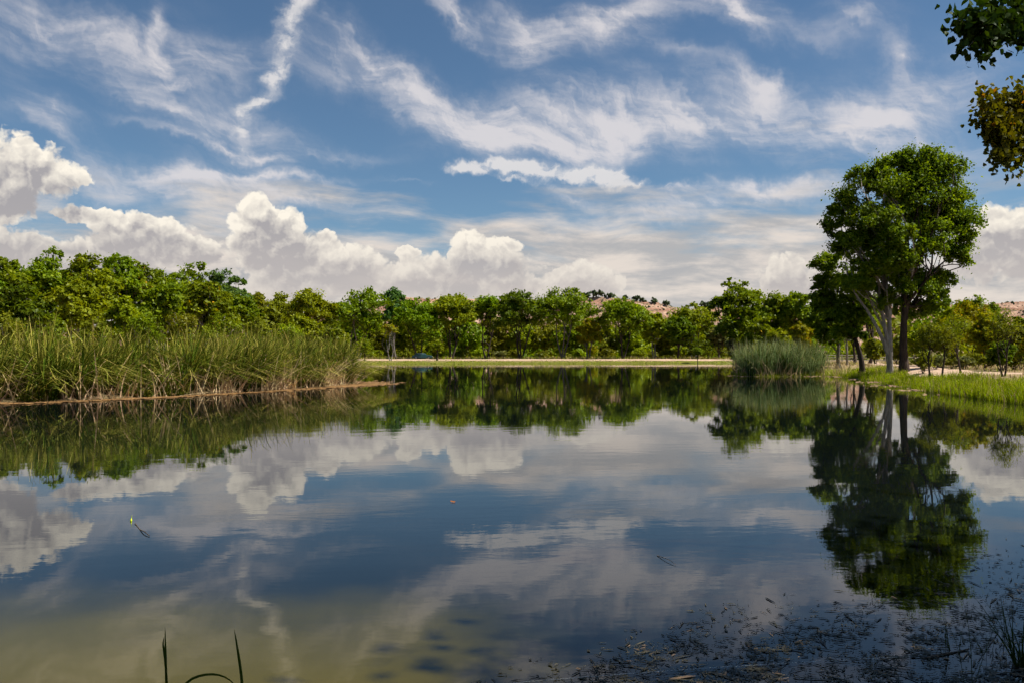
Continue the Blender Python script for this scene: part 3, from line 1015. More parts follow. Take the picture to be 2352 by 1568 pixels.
# small trees on the waterside of the far path
px_tree('young_tree', 1004, 782, 44, 183.5, 'lime', 'dark', 'small lollipop-shaped bright tree on the far grass verge beside the parked car', bottom=.30, leaves=1700, leaf=0.34, seed=90, trunk_r=0.22, nl=6)
px_tree('young_tree', 838, 775, 52, 183.5, 'lime', 'dark', 'small bright bushy tree on the far verge next to the reeds', bottom=.20, leaves=1900, leaf=0.34, seed=91, trunk_r=0.16, nl=6)
px_tree('young_tree', 897, 742, 44, 184, 'yellow', 'pale', 'slender yellowish tree with a forked white trunk on the far verge', bottom=.58, leaves=1300, leaf=0.36, seed=92, trunk_r=0.16, nl=5, stems=2, spread=.6)
px_tree('young_tree', 1603, 797, 32, 184, 'green', 'dark', 'little umbrella-shaped tree in front of the dark round shrub', bottom=.35, leaves=900, leaf=0.3, seed=93, trunk_r=0.10, nl=5)
px_tree('round_shrub', 1603, 780, 84, 203, 'deep', 'dark', 'large dark round shrub at the end of the far path', cat='shrub', bottom=0.02, stems=4, leaves=3600, leaf=0.40, seed=94, trunk_r=0.1, nl=8)

# ------------------------------------------------------------------ grove behind the tall reeds
grove = [
    (-70, 590, 150, 122, 'green', 'grey', 'green cottonwood at the edge of the grove, deep behind the tall reeds'),
    (18, 580, 132, 125, 'green', 'grey', 'green cottonwood beside the tallest of the grove'),
    (104, 572, 136, 128, 'green', 'brown', 'tallest broad green cottonwood of the grove'),
    (196, 575, 122, 130, 'turn', 'grey', 'tall cottonwood behind the bright lime tree of the grove'),
    (268, 576, 118, 132, 'green', 'grey', 'tall green cottonwood where the grove begins to step down'),
    (328, 596, 100, 134, 'turn', 'brown', 'cottonwood on the first step of the sloping grove skyline'),
    (232, 597, 96, 112, 'lime', 'grey', 'bright lime cottonwood with orange leaves at its edge, standing forward in the grove'),
    (178, 640, 112, 104, 'lime', 'pale', 'low spreading lime tree in front of the grove'),
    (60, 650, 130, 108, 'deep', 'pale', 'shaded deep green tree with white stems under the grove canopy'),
    (380, 612, 126, 138, 'green', 'brown', 'green cottonwood in the dip of the grove skyline'),
    (442, 606, 112, 142, 'green', 'grey', 'rounded cottonwood on the second hump of the grove'),
    (505, 608, 100, 146, 'blue', 'brown', 'dark bluish tree on the second hump of the grove'),
    (548, 626, 70, 150, 'blue', 'brown', 'narrow dark tree at the falling end of the grove'),
    (372, 652, 108, 112, 'green', 'pale', 'leaning-stemmed green tree in front of the grove dip'),
    (470, 645, 128, 118, 'turn', 'pale', 'wide grey-limbed tree in front of the second hump'),
    (548, 668, 84, 124, 'green', 'grey', 'green tree in front of the falling end of the grove'),
    (285, 684, 80, 98, 'lime', 'grey', 'bright low bushy tree peeping over the tall reeds'),
    (618, 700, 70, 128, 'olive', 'pale', 'sparse olive tree between the grove and the reed tip'),
    (690, 716, 76, 140, 'lime', 'grey', 'low lime tree peeping over the reed tip'),
    (770, 752, 60, 150, 'olive', 'grey', 'low olive tree half hidden by the reed tip'),
]
for k, (px, tp, wp, d, tint, bark, lab) in enumerate(grove):
    px_tree('cottonwood_tree', px, tp, wp * 1.15, d, tint, bark, lab, group=GROVE, bottom=.18, stems=1 + k % 3, leaves=int(4300 + wp * 30), leaf=0.52, seed=120 + k, trunk_r=0.22, clump=0.30)
for k, (px, tp, wp, d, tint) in enumerate([(20, 716, 110, 88, 'olive'), (115, 722, 100, 86, 'green'), (215, 716, 90, 90, 'olive'), (330, 716, 100, 92, 'green'), (420, 712, 100, 96, 'olive'),
                                           (510, 716, 100, 100, 'turn'), (590, 724, 90, 106, 'olive'), (660, 740, 80, 112, 'lime')]):
    px_tree('understory_shrub', px, tp, wp, d, tint, 'pale', TWORD[tint] + ' shrub over the reed tops at the foot of ' + near_mark(px, LM_GROVE), cat='shrub', group='shrubs at the foot of the grove',
            bottom=.04, stems=4, leaves=3000, leaf=0.28, seed=150 + k, trunk_r=0.07, nl=6, clump=0.34)

# ------------------------------------------------------------------ trees of the other bank
MIDT = 'trees behind the short reed bed'
mid = [
    (1697, 640, 132, 128, 'green', 'brown', .10, 'tall rounded green tree over the end of the short reed bed'),
    (1778, 668, 118, 140, 'green', 'brown', .12, 'flat-topped green tree between the rounded one and the tall cottonwoods'),
    (1750, 722, 84, 112, 'turn', 'brown', .10, 'low dusky green tree in front of the rounded one'),
    (1840, 664, 110, 138, 'green', 'brown', .15, 'green tree half hidden by the tall cottonwoods'),
    (1838, 742, 66, 118, 'yellow', 'grey', .10, 'yellow-leaved small tree just above the short reed bed'),
    (1690, 760, 60, 150, 'grey', 'brown', .10, 'grey-green bushy tree at the water beyond the short reeds'),
    (1790, 760, 70, 108, 'lime', 'grey', .10, 'bright bushy tree behind the short reed bed'),
]
for k, (px, tp, wp, d, tint, bark, bot, lab) in enumerate(mid):
    px_tree('cottonwood_tree', px, tp, wp, d, tint, bark, lab, group=MIDT, bottom=bot, stems=2, leaves=int(5200 + wp * 34), leaf=0.46, seed=180 + k, trunk_r=0.2, clump=0.30)


def L70(px, py, rx, rz, D, bx, by, bz, dy=0.0, ry=None):
    """a lobe given by its outline in the photograph, at a tree that stands at distance D"""
    X, Y = (px - CX) / FPX * D, D + dy
    return ((X - bx, Y - by, zat(py, D) - bz), (rx / FPX * D, (ry or rx) / FPX * D, rz / FPX * D))


# the dark stout cottonwood
D = 70.0
bx, by = atd(2077, D); bz = hz_(bx, by)
A = lambda px, py, rx, rz, dy=0.0: L70(px, py, rx, rz, D, bx, by, bz, dy)
lob = [A(2115, 385, 62, 52), A(2065, 385, 50, 48, .6), A(2165, 420, 58, 55, -.5), A(2205, 470, 46, 58, .4), A(2215, 530, 42, 60, -.4), A(2150, 490, 66, 62, 1.0), A(2095, 460, 66, 60, -1.2),
       A(2190, 590, 46, 46, .3), A(2120, 560, 52, 56, -1.6), A(2085, 600, 44, 52, 1.0), A(2170, 640, 38, 36, .6), A(2110, 660, 42, 46, -.6), A(2080, 700, 34, 44, .8), A(2120, 720, 34, 36, .2), A(2150, 690, 34, 30, -.4)]
make_tree('cottonwood_tree', bx, by, zat(335, D), 8.0, 'big', 'dark', 'tall cottonwood with a stout dark trunk, beside the pale forked one', lobes=lob, leaves=64000, leaf=0.225, seed=200,
          stems=1, bottom=.45, trunk_r=0.36, clump=0.32, shell=0.2, droop=0.85, lean=(.35, 0), sub=5, tb=.010)
# the pale forked cottonwood
D2 = 69.0
bx2, by2 = atd(2044, D2); bz2 = hz_(bx2, by2)
B = lambda px, py, rx, rz, dy=0.0: L70(px, py, rx, rz, D2, bx2, by2, bz2, dy)
lob = [B(1985, 420, 48, 46), B(2030, 440, 52, 56, -.6), B(1955, 470, 44, 46, .4), B(1930, 520, 42, 42, -.2), B(1985, 520, 56, 56, -1.0), B(2035, 540, 50, 56, .8), B(1960, 580, 44, 40, .5),
       B(2010, 610, 50, 50, -1.0), B(1990, 665, 44, 36, .4), B(2045, 640, 38, 44, .9), B(1940, 560, 36, 34, -.8), B(2030, 690, 30, 28, .2), B(2020, 560, 44, 44, -1.9), B(2045, 610, 36, 40, -1.7), B(1985, 620, 38, 36, -1.6), B(1960, 655, 32, 28, -1.2), B(2060, 660, 26, 30, -1.3)]
W = lambda px, py, dy=0.0: np.array(((px - CX) / FPX * D2 - bx2, dy, zat(py, D2) - bz2))
white = [(np.array([W(2044, 846), W(2040, 812), W(2030, 782), W(2011, 744), W(1991, 710), W(1970, 682), W(1952, 650), W(1940, 600)]), np.array([.24, .19, .16, .13, .11, .09, .07, .04]), 8),
         (np.array([W(2045, 846), W(2041, 806), W(2035, 765), W(2026, 715), W(2019, 660), W(2010, 590), W(2000, 500)]), np.array([.25, .20, .16, .13, .10, .07, .03]), 8)]
make_tree('cottonwood_tree', bx2, by2, zat(400, D2), 8.0, 'big', 'pale', 'tall cottonwood with a pale trunk forking low into white limbs', lobes=lob, leaves=54000, leaf=0.225, seed=201,
          stems=1, bottom=.42, trunk_r=0.25, clump=0.32, shell=0.2, droop=0.85, lean=(-0.7, 0), extra=white, sub=5, tb=.010)
# shorter companions
D3 = 74.0
bx3, by3 = atd(1980, D3); bz3 = hz_(bx3, by3)
Cc = lambda px, py, rx, rz, dy=0.0: L70(px, py, rx, rz, D3, bx3, by3, bz3, dy)
lob = [Cc(1905, 612, 42, 40), Cc(1890, 655, 34, 36, .4), Cc(1930, 650, 44, 44, -.5), Cc(1900, 690, 40, 36, .6), Cc(1955, 700, 46, 44), Cc(1920, 735, 42, 34, -.8), Cc(1985, 730, 38, 34, .5), Cc(1945, 765, 40, 26)]
make_tree('cottonwood_tree', bx3, by3, zat(580, D3), 6.0, 'big', 'dark', 'shorter leaning dark-trunked tree under the shoulder of the pale forked cottonwood', lobes=lob, leaves=27000, leaf=0.245, seed=202,
          stems=1, bottom=.35, trunk_r=0.28, clump=0.25, shell=0.25, lean=(-1.2, 0), sub=4)
D4 = 84.0
bx4, by4 = atd(1924, D4); bz4 = hz_(bx4, by4)
Dd = lambda px, py, rx, rz, dy=0.0: L70(px, py, rx, rz, D4, bx4, by4, bz4, dy)
lob = [Dd(1890, 735, 34, 34), Dd(1915, 755, 36, 36, .5), Dd(1885, 775, 30, 26, -.4), Dd(1930, 775, 32, 24, .2), Dd(1900, 705, 34, 34)]
make_tree('cottonwood_tree', bx4, by4, zat(680, D4), 4.0, 'deep', 'grey', 'low dark-crowned tree with a grey trunk beside the short reed bed', lobes=lob, leaves=9500, leaf=0.28, seed=203, stems=1, bottom=.35, trunk_r=0.22)
for k, (px, d, tp, wp, lab) in enumerate([(1945, 90, 700, 70, 'thin pale-trunked tree just behind the low dark-crowned one'), (1963, 112, 690, 76, 'tree standing before the rail fence'),
                                          (1998, 110, 672, 80, 'dark-trunked tree beyond the sandy path bend')]):
    px_tree('cottonwood_tree', px, tp, wp, d, 'deep', ('pale', 'dark', 'dark')[k], lab, bottom=.40, leaves=5200, leaf=0.28, seed=204 + k, trunk_r=(0.13, .2, .24)[k])

# willows and scrub beyond the sandy path
WIL = 'willows and scrub beyond the sandy path'
wil = [
    (2160, 745, 92, 72, 'olive', 'young willow with fine olive leaves behind the two thin saplings'),
    (2215, 690, 120, 78, 'yellow', 'widest yellow-green willow beyond the sandy path'),
    (2262, 720, 76, 72, 'yellow', 'golden willow between the widest willow and the twiggy sapling'),
    (2180, 700, 90, 92, 'lime', 'lime tree behind the widest willow'),
    (2240, 676, 90, 112, 'green', 'dense green tree topping the willows'),
    (2285, 694, 66, 118, 'green', 'lower dense green tree next to the hill gap'),
    (2330, 745, 90, 66, 'olive', 'olive willow behind the twiggy sapling'),
    (2345, 722, 50, 110, 'deep', 'small dark green tree under the far hill'),
    (2380, 760, 90, 62, 'yellow', 'golden scrub willow at the end of the sandy path'),
    (2110, 760, 60, 82, 'lime', 'light green bush behind the stout dark trunk'),
    (2300, 780, 60, 60, 'deep', 'dark thicket behind the twiggy sapling'),
    (2060, 775, 60, 100, 'olive', 'olive bush seen between the two tall trunks'),
    (2010, 780, 56, 104, 'olive', 'olive bush at the path bend'),
]
for k, (px, tp, wp, d, tint, lab) in enumerate(wil):
    px_tree('willow_tree', px, tp, wp, d, tint, 'brown', lab, group=WIL, bottom=.06, stems=4, leaves=7800, leaf=0.22 if d < 85 else 0.34, seed=220 + k, trunk_r=0.07, clump=0.34, nl=8, spread=0.9)
for k, px in enumerate([2120, 2150, 2185, 2215, 2245, 2275, 2310, 2345]):
    px_tree('dry_bush', px, 806 + (k * 7) % 12, 56, 64 + (k * 3) % 8, ('olive', 'grey')[k % 2], 'dark', 'low ' + ('olive', 'greyish')[k % 2] + ' scrub bush behind ' + near_mark(px, LM_SAP), cat='bush', group='scrub bushes at the foot of the willows',
            bottom=0.0, stems=4, leaves=2600, leaf=0.13, seed=240 + k, trunk_r=0.04, nl=6)

# saplings on the grassy point
def sapling(px, base_py, top_py, w_px, z, tint, label, seed, leaves, bends, stems=1, bottom=.35):
    x, y = gp(px, base_py, z)
    r_ = make_tree('sapling', x, y, zat(top_py, y), w_px / FPX * y, tint, 'dark', label, cat='sapling', group='saplings on the grassy point', bottom=bottom, stems=stems,
                   leaves=leaves, leaf=0.10, seed=seed, trunk_r=0.075, clump=0.55, nl=7, shell=.1, lean=bends, spread=1.0)
    return r_


sapling(2137, 862, 735, 64, .6, 'olive', 'straight thin sapling closest to the stout dark trunk', 260, 3000, (0, 0))
sapling(2163, 863, 745, 50, .58, 'olive', 'slightly bowed thin sapling, second along the sandy path', 261, 2200, (.25, 0))
sapling(2207, 859, 720, 74, .62, 'lime', 'curved sapling with a leafy tuft at its foot', 262, 3200, (-.5, 0))
sapling(2305, 869, 690, 78, .55, 'olive', 'twiggy sparse sapling forking from its base with a reddish wispy top', 263, 2000, (.1, 0), 2, .22)
#PART3END


# ------------------------------------------------------------------ reeds and grasses
def blades(px, py, pz, h, lean_dir, lean, bend, width, r, seg=5):
    """curved tapering blades -> verts, quads, t"""
    n = len(px)
    t_ = np.linspace(0, 1, seg + 1)[None, :]
    dx, dy = np.cos(lean_dir)[:, None], np.sin(lean_dir)[:, None]
    out_ = h[:, None] * (lean[:, None] * t_ + bend[:, None] * t_ ** 2.6)
    up = h[:, None] * (t_ - 0.62 * np.clip(bend, 0, 1.3)[:, None] * t_ ** 3.0)
    X = px[:, None] + dx * out_; Y = py[:, None] + dy * out_; Z = pz[:, None] + up
    a = r.uniform(0, 2 * np.pi, n)[:, None]
    wv_ = width[:, None] * np.array([1.0, 1.0, .92, .75, .5, .06])[None, :seg + 1] if seg == 5 else width[:, None] * np.linspace(1, .06, seg + 1)[None]
    ax, ay = np.cos(a) * wv_ / 2, np.sin(a) * wv_ / 2
    v = np.stack([np.stack([X - ax, Y - ay, Z], -1), np.stack([X + ax, Y + ay, Z], -1)], 2)      # n, seg+1, 2, 3
    nvb = (seg + 1) * 2
    i = np.arange(seg)
    f1 = np.stack([i * 2, i * 2 + 1, i * 2 + 3, i * 2 + 2], -1)
    f = f1[None] + (np.arange(n) * nvb)[:, None, None]
    tt_ = np.repeat(np.broadcast_to(t_, (n, seg + 1))[:, :, None], 2, 2)
    return v.reshape(-1, 3), f.reshape(-1, 4), tt_.reshape(-1)


REED_G = blade_mat('reed_green', (0.028, 0.045, 0.008), (0.068, 0.108, 0.009), (0.330, 0.300, 0.050), 0.12)  # dark green stems, with the shade inside the bed painted into the lower blade
REED_O = blade_mat('reed_olive', (0.090, 0.078, 0.022), (0.160, 0.160, 0.016), (0.500, 0.410, 0.115), 0.12)  # lower blade also darkened in colour for the shade of the hollows
REED_S = blade_mat('reed_straw', (0.60, 0.46, 0.28), (0.52, 0.385, 0.205), (0.48, 0.33, 0.16), 0.15)
REED_B = blade_mat('reed_bluegreen', (0.150, 0.190, 0.075), (0.170, 0.235, 0.085), (0.430, 0.400, 0.190), 0.3)
GRASS = blade_mat('grass_green', (0.130, 0.165, 0.006), (0.235, 0.300, 0.007), (0.350, 0.370, 0.014), 0.4)
GRASS_D = blade_mat('grass_dry', (0.300, 0.225, 0.095), (0.400, 0.300, 0.135), (0.470, 0.350, 0.170), 0.2)


def along(pts, n, r):
    pts = np.array(pts, float)
    L = np.concatenate([[0], np.cumsum(np.linalg.norm(np.diff(pts, axis=0), axis=1))])
    s = r.random(n) * L[-1]
    x = np.interp(s, L, pts[:, 0]); y = np.interp(s, L, pts[:, 1])
    k = np.clip(np.searchsorted(L, s) - 1, 0, len(pts) - 2)
    d = pts[k + 1] - pts[k]
    d /= np.linalg.norm(d, axis=1)[:, None]
    return x, y, -d[:, 1], d[:, 0], s, L[-1]


def reed_bed(name, line, depth, n_plants, h_fun, mats, probs, label, seed, width=0.04, straw=0, away=1, straw_span=(0, 1), bendy=0.5, wind=0.0, hollow_fun=lambda u: 0 * u, px_max=None):
    r = np.random.default_rng(seed)
    x, y, nx_, ny_, s, L = along(line, n_plants, r)
    d = r.random(n_plants) ** 1.7 * depth
    # ragged front: tussocks and dark hollows
    d += 0.45 * (np.sin(s * 1.1) + 0.7 * np.sin(s * 2.7 + 1.0) + 0.4 * np.sin(s * 6.1)) + 0.5
    d = np.maximum(d, 0.05)
    bx_, by_ = x + away * nx_ * d, y + away * ny_ * d
    if px_max:
        kp = bx_ / by_ * FPX + CX < px_max
        bx_, by_, nx_, ny_, s, d = bx_[kp], by_[kp], nx_[kp], ny_[kp], s[kp], d[kp]
        n_plants = len(bx_)
    tuss = 0.5 + 0.5 * np.sin(s * 1.9 + 0.8 * np.sin(s * 0.7) + d * 1.3)
    hh = h_fun(s / L) * (0.82 + 0.24 * tuss) * r.uniform(0.78, 1.12, n_plants)
    V, F, Tt, M, off = [], [], [], [], 0
    leaves_per = 4
    rep_ = lambda a: np.repeat(a, leaves_per)
    n = n_plants * leaves_per
    X = rep_(bx_) + r.normal(0, 0.05, n); Y = rep_(by_) + r.normal(0, 0.05, n)
    Z = np.maximum(height(X, Y), -0.25)
    hb = rep_(hh) * r.uniform(0.50, 1.12, n)
    ld = r.uniform(0, 2 * np.pi, n)
    front = rep_(d) < 1.3
    toward = np.arctan2(-away * rep_(ny_), -away * rep_(nx_))
    ld = np.where(r.random(n) < np.where(front, 0.55, 0.15), toward + r.normal(0, 0.7, n), ld)
    ld = np.where(r.random(n) < wind, r.normal(0.1, 0.5, n), ld)
    ln = np.abs(r.normal(0.06, 0.12 * bendy + 0.03, n))
    bd = np.abs(r.normal(0.08, 0.42 * bendy, n)) + np.where(r.random(n) < 0.42 * bendy, r.uniform(0.3, 1.0, n), 0)
    hol = sstep(.05, .55, .6 * np.sin(s * .9 + 1.2) + .5 * np.sin(s * .37 + .4)) * hollow_fun(s / L)
    hollow = rep_(hol)                                                                   # places where the tops have lodged over ...
    dr = rep_(d)
    gone = (hollow > .3) & (dr < 2.3) & (r.random(n) < .90)                              # ... leaving dark caves below
    hb = np.where(gone, r.uniform(.1, .6, n), hb)
    lip = (hollow > .3) & (dr >= 2.1) & (dr < 3.6) & (r.random(n) < .5)
    ld = np.where(lip, toward + r.normal(0, .6, n), ld)
    bd = np.where(lip, r.uniform(.25, .85, n), bd)
    ln = np.where(lip, r.uniform(.1, .4, n), ln)
    wd_ = width * r.uniform(0.55, 1.25, n)
    v, f, tt_ = blades(X, Y, Z, hb, ld, ln, bd, wd_, r)
    mi = np.repeat(r.choice(len(mats), n, p=probs), 5)
    V.append(v); F.append(f); Tt.append(tt_); M.append(mi); off += len(v)
    if straw:
        x, y, nx_, ny_, s, L = along(line, straw, r)
        u = s / L
        k = r.random(straw) < np.interp(u, [0, straw_span[0], straw_span[0] + .08, straw_span[1], 1], [.35, .35, 1, 1, .8])
        x, y, nx_, ny_, s = x[k], y[k], nx_[k], ny_[k], s[k]
        m = len(x)
        d = r.random(m) * 1.1 - 0.15
        X = x + away * nx_ * d; Y = y + away * ny_ * d
        Z = np.maximum(height(X, Y), -0.05)
        hb = r.gamma(2.4, 0.40, m) + 0.3
        hb = np.minimum(hb, 2.2)
        ln = np.abs(r.normal(0.30, 0.45, m))
        flat = r.random(m) < 0.22
        hz2 = np.where(flat, 0.22, 1.0)
        v, f, tt_ = blades(X, Y, Z, hb * hz2, r.uniform(0, 2 * np.pi, m), ln / hz2 ** 1.2, np.abs(r.normal(0, 0.4, m)), width * r.uniform(.5, 1.1, m), r)
        V.append(v); F.append(f + off); Tt.append(tt_); M.append(np.full(m * 5, len(mats))); off += len(v)
    o = obj(name, mesh_np(name, np.concatenate(V), np.concatenate(F), list(mats) + [REED_S], np.concatenate(M), attrs={'t': np.concatenate(Tt)}))
    tag(o, label, 'reeds', kind='stuff')
    return o


left_line = [(-32, 28), (-27.5, 33)] + SHORE[:7] + [(-12.4, 63), (-15.6, 72)]
reed_bed('reeds', left_line, 6.5, 9600, lambda u: np.interp(u, [0, .2, .45, .6, .75, .9, 1], [3.0, 3.15, 3.05, 3.1, 3.25, 3.3, 3.0]),
         [REED_G, REED_O], [.55, .45], 'tall shaggy reed bed with straw-coloured feet at the water', 11, 0.056, 5000, 1, (.42, .97), 1.0, 0.12, lambda u: np.interp(u, [0, .1, .5, .6, .8, 1], [1, 1, 1, .5, .7, .3]))
right_line = [(25.5, 92), (21.5, 84)] + SHORE[24:28] + [gp(1935, 865)]
reed_bed('reeds', right_line, 6.0, 3500, lambda u: np.interp(u, [0, .35, .5, .7, .85, 1], [2.5, 2.9, 3.1, 2.75, 2.8, 1.4]),
         [REED_B, REED_G], [.75, .25], 'shorter bluish reed bed in front of the leaning tree', 12, 0.05, 500, 1, (.3, .8), 0.45, 0.2, px_max=1912)


def grass_patch(name, poly_pts, n, hr, mats, probs, label, seed, width=0.02, lim=None, cat='grass', bend=0.35):
    r = np.random.default_rng(seed)
    (x0, x1), (y0, y1) = poly_pts
    x = r.uniform(x0, x1, n); y = r.uniform(y0, y1, n)
    sd = sdist(x, y)
    k = lim(x, y, sd, r)
    x, y, sd = x[k], y[k], sd[k]
    m = len(x)
    z = height(x, y) - 0.03
    hb = r.uniform(hr[0], hr[1], m) * (0.7 + 0.5 * (0.5 + 0.5 * wob(x * 1.7, y * 1.7) / 1.5))
    v, f, tt_ = blades(x, y, z, hb, r.uniform(0, 2 * np.pi, m), np.abs(r.normal(0.12, 0.15, m)), np.abs(r.normal(0.1, bend, m)), width * r.uniform(.6, 1.3, m), r, 3)
    mi = np.repeat(r.choice(len(mats), m, p=probs), 3)
    o = obj(name, mesh_np(name, v, f, mats, mi, attrs={'t': tt_}))
    tag(o, label, cat, kind='stuff')


def on_path(x, y):
    a = (np.abs(y - np.interp(x, [-120, -60, -30, 0, 30, 60, 110], [186, 190, 191, 191.5, 192, 194, 200])) < 3.6)
    q = np.interp(y, [30, 41, 50, 57, 63, 74, 84, 100, 125, 150], [42, 35, 31, 29.4, 30.2, 34, 37.5, 41, 50, 62])
    return a | (np.abs(x - q) < np.where(np.abs(y - 62) < 5, 2.1, 1.6))


grass_patch('grass', ((15, 40), (28, 88)), 120000, (0.28, 0.62), [GRASS, GRASS_D], [.88, .12], 'lush green grass on the point below the saplings', 31, 0.035,
            lambda x, y, sd, r: (sd > -0.25) & (sd < 3.2 + 1.5 * np.sin(y * .5) + r.normal(0, .8, len(x))) & ~on_path(x, y))
grass_patch('grass', ((14, 24.5), (27, 46)), 26000, (0.5, 0.95), [GRASS, GRASS_D], [.9, .1], 'taller rank grass at the water edge of the point', 35, 0.04,
            lambda x, y, sd, r: (sd > -0.5) & (sd < 1.8) & (y < 46 + 2 * np.sin(x)))
grass_patch('dry_grass', ((22, 75), (36, 130)), 18000, (0.22, 0.5), [GRASS_D, GRASS], [.85, .15], 'straw-coloured dry grass beside the sandy path', 32, 0.06,
            lambda x, y, sd, r: (sd > 2.2) & ~on_path(x, y))
grass_patch('grass', ((-45, 60), (168, 189)), 18000, (0.06, 0.18), [GRASS, GRASS_D], [.8, .2], 'thin grass verge between the far path and the water', 33, 0.2,
            lambda x, y, sd, r: (sd > -0.2) & (sd < 10.5) & ~on_path(x, y))
grass_patch('dry_grass', ((-60, 75), (196, 226)), 7000, (0.3, 0.9), [GRASS_D, GRASS], [.6, .4], 'tall pale grass under the far shore trees', 34, 0.18,
            lambda x, y, sd, r: ~on_path(x, y) & (y > 196.5) & ((np.abs(x + 20.3) > 4.5) | (y > 204)))

# ------------------------------------------------------------------ floating litter along the tall reeds
mlit = simple_mat('floating_reed_litter', (0.27, 0.15, 0.055), (0.15, 0.085, 0.035), 2.5, 0.85, 0.2, 0.6)
r = np.random.default_rng(41)
V, F, off = [], [], 0


def flake_field(x, y, size, r, zmax=0.03, aspect=2.5, curl=0.5):
    """little crumpled flat flakes lying on the water, 8 verts each"""
    n = len(x)
    k = 7
    a = np.linspace(0, 2 * np.pi, k, endpoint=False)[None] + r.uniform(-.3, .3, (n, k))
    rad = size[:, None] * r.uniform(.55, 1.15, (n, k))
    ang = r.uniform(0, 2 * np.pi, n)[:, None]
    asp = r.uniform(1, aspect, n)[:, None]
    lx, ly = rad * np.cos(a) * asp, rad * np.sin(a) / asp ** .5
    X = x[:, None] + lx * np.cos(ang) - ly * np.sin(ang)
    Y = y[:, None] + lx * np.sin(ang) + ly * np.cos(ang)
    Z = 0.004 + r.random((n, k)) * zmax * curl
    c = np.stack([x, y, 0.006 + r.random(n) * zmax], -1)[:, None, :]
    v = np.concatenate([np.stack([X, Y, Z], -1), c], 1)
    i = np.arange(k)
    f = np.stack([i, (i + 1) % k, np.full(k, k)], -1)
    f = f[None] + (np.arange(n) * (k + 1))[:, None, None]
    return v.reshape(-1, 3), f.reshape(-1, 3)


x, y, nx_, ny_, s, L = along(SHORE[:7], 9000, r)
wide = np.interp(s / L, [0, .35, .55, .8, 1], [1.1, .7, .9, 1.3, 2.3])
d = -np.abs(r.normal(0, 0.5, len(x))) * wide + 0.4
v1, f1 = flake_field(x + nx_ * d, y + ny_ * d, r.uniform(.05, .20, len(x)), r, .05)
tipx, tipy = r.normal(-10.3, 1.1, 900), r.normal(58.5, 2.2, 900)
kk = sdist(tipx, tipy) < 0.3
v2, f2 = flake_field(tipx[kk], tipy[kk], r.uniform(.05, .2, kk.sum()), r, .04)
v, f = join([(v1, f1), (v2, f2)])
o = obj('floating_reed_litter', mesh_np('floating_reed_litter', v, f, [mlit]))
tag(o, 'rust-brown mat of dead reed floating along the tall reeds', 'litter', kind='stuff')
x, y, nx_, ny_, s, L = along(SHORE[24:33], 1100, r)
k = np.sin(s * .9) + .7 * np.sin(s * 2.3 + 1) + r.normal(0, .4, len(x)) > .5
x, y, nx_, ny_, s = x[k], y[k], nx_[k], ny_[k], s[k]
d = -np.abs(r.normal(0, .9, len(x))) + 0.2
v1, f1 = flake_field(x + nx_ * d, y + ny_ * d, r.uniform(.05, .16, len(x)), r, .05)
mlit2 = simple_mat('floating_pale_litter', (0.36, 0.24, 0.14), (0.22, 0.14, 0.075), 2.5, 0.85, 0.2, 0.6)
o = obj('floating_reed_litter', mesh_np('floating_reed_litter', v1, f1, [mlit2]))
tag(o, 'pale broken reed stems and scum at the edge of the short reed bed', 'litter', kind='stuff')

# ------------------------------------------------------------------ pondweed and litter on the shaded near water
mweed, T, out = material('pondweed')
geo = T.new('ShaderNodeNewGeometry')
rn = geo.outputs['Random Per Island']
cwd = T.mix(T.mr(rn, 0.0, 0.7), (0.016, 0.015, 0.008), (0.052, 0.045, 0.022))
cwd = T.mix(T.m('GREATER_THAN', rn, 0.93), cwd, (0.22, 0.14, 0.075))
principled(T, out, cwd, 0.6, 0.4)
r = np.random.default_rng(51)
n = 110000
px = r.uniform(1080, 3300, n); py = r.uniform(1190, 1640, n)
edge_y = np.interp(px, [1080, 1250, 1400, 1600, 1900, 2100, 2250, 2420, 3300], [1560, 1500, 1440, 1375, 1330, 1300, 1215, 1190, 1120])
dens = sstep(-10, 150, py - edge_y) * (0.30 + 0.70 * sstep(-.35, .8, np.sin(px * .021 + py * .043) + .8 * np.sin(px * .047 - py * .029 + 1) + .5 * np.sin(px * .011 + py * .09)))
dens *= np.interp(py, [1200, 1400, 1600], [.35, .6, 1.0])
k = r.random(n) < dens * 0.42
px, py = px[k], py[k]
dd = CAM_H * FPX / (py - HOR)
wxx, wyy = (px - CX) / FPX * dd, dd
v, f = flake_field(wxx, wyy, r.gamma(2.0, 0.0028, len(wxx)) + 0.0025, r, 0.006, 6.0)
o = obj('floating_pondweed', mesh_np('floating_pondweed', v, f, [mweed]))
tag(o, 'scattered brown pondweed and leaf scraps floating on the shaded water', 'pondweed', kind='stuff')
# weed stalks that stand a little out of it
n = 340
sel = r.integers(0, len(wxx), n)
v, f, tt_ = blades(wxx[sel], wyy[sel], np.full(n, -0.02), r.uniform(.02, .11, n), r.uniform(0, 6.28, n), np.abs(r.normal(.4, .5, n)), np.abs(r.normal(.2, .4, n)), r.uniform(.003, .007, n), r, 3)
WEEDB = blade_mat('weed_stalk', (0.03, 0.03, 0.014), (0.05, 0.05, 0.018), (0.12, 0.09, 0.04))
o = obj('weed_stalks', mesh_np('weed_stalks', v, f, [WEEDB], attrs={'t': tt_}))
tag(o, 'short weed stalks poking out of the floating pondweed', 'weeds', kind='stuff')

# ------------------------------------------------------------------ near plants
NEAR = blade_mat('cattail_near', (0.030, 0.060, 0.012), (0.032, 0.072, 0.014), (0.060, 0.085, 0.020), 0.25)


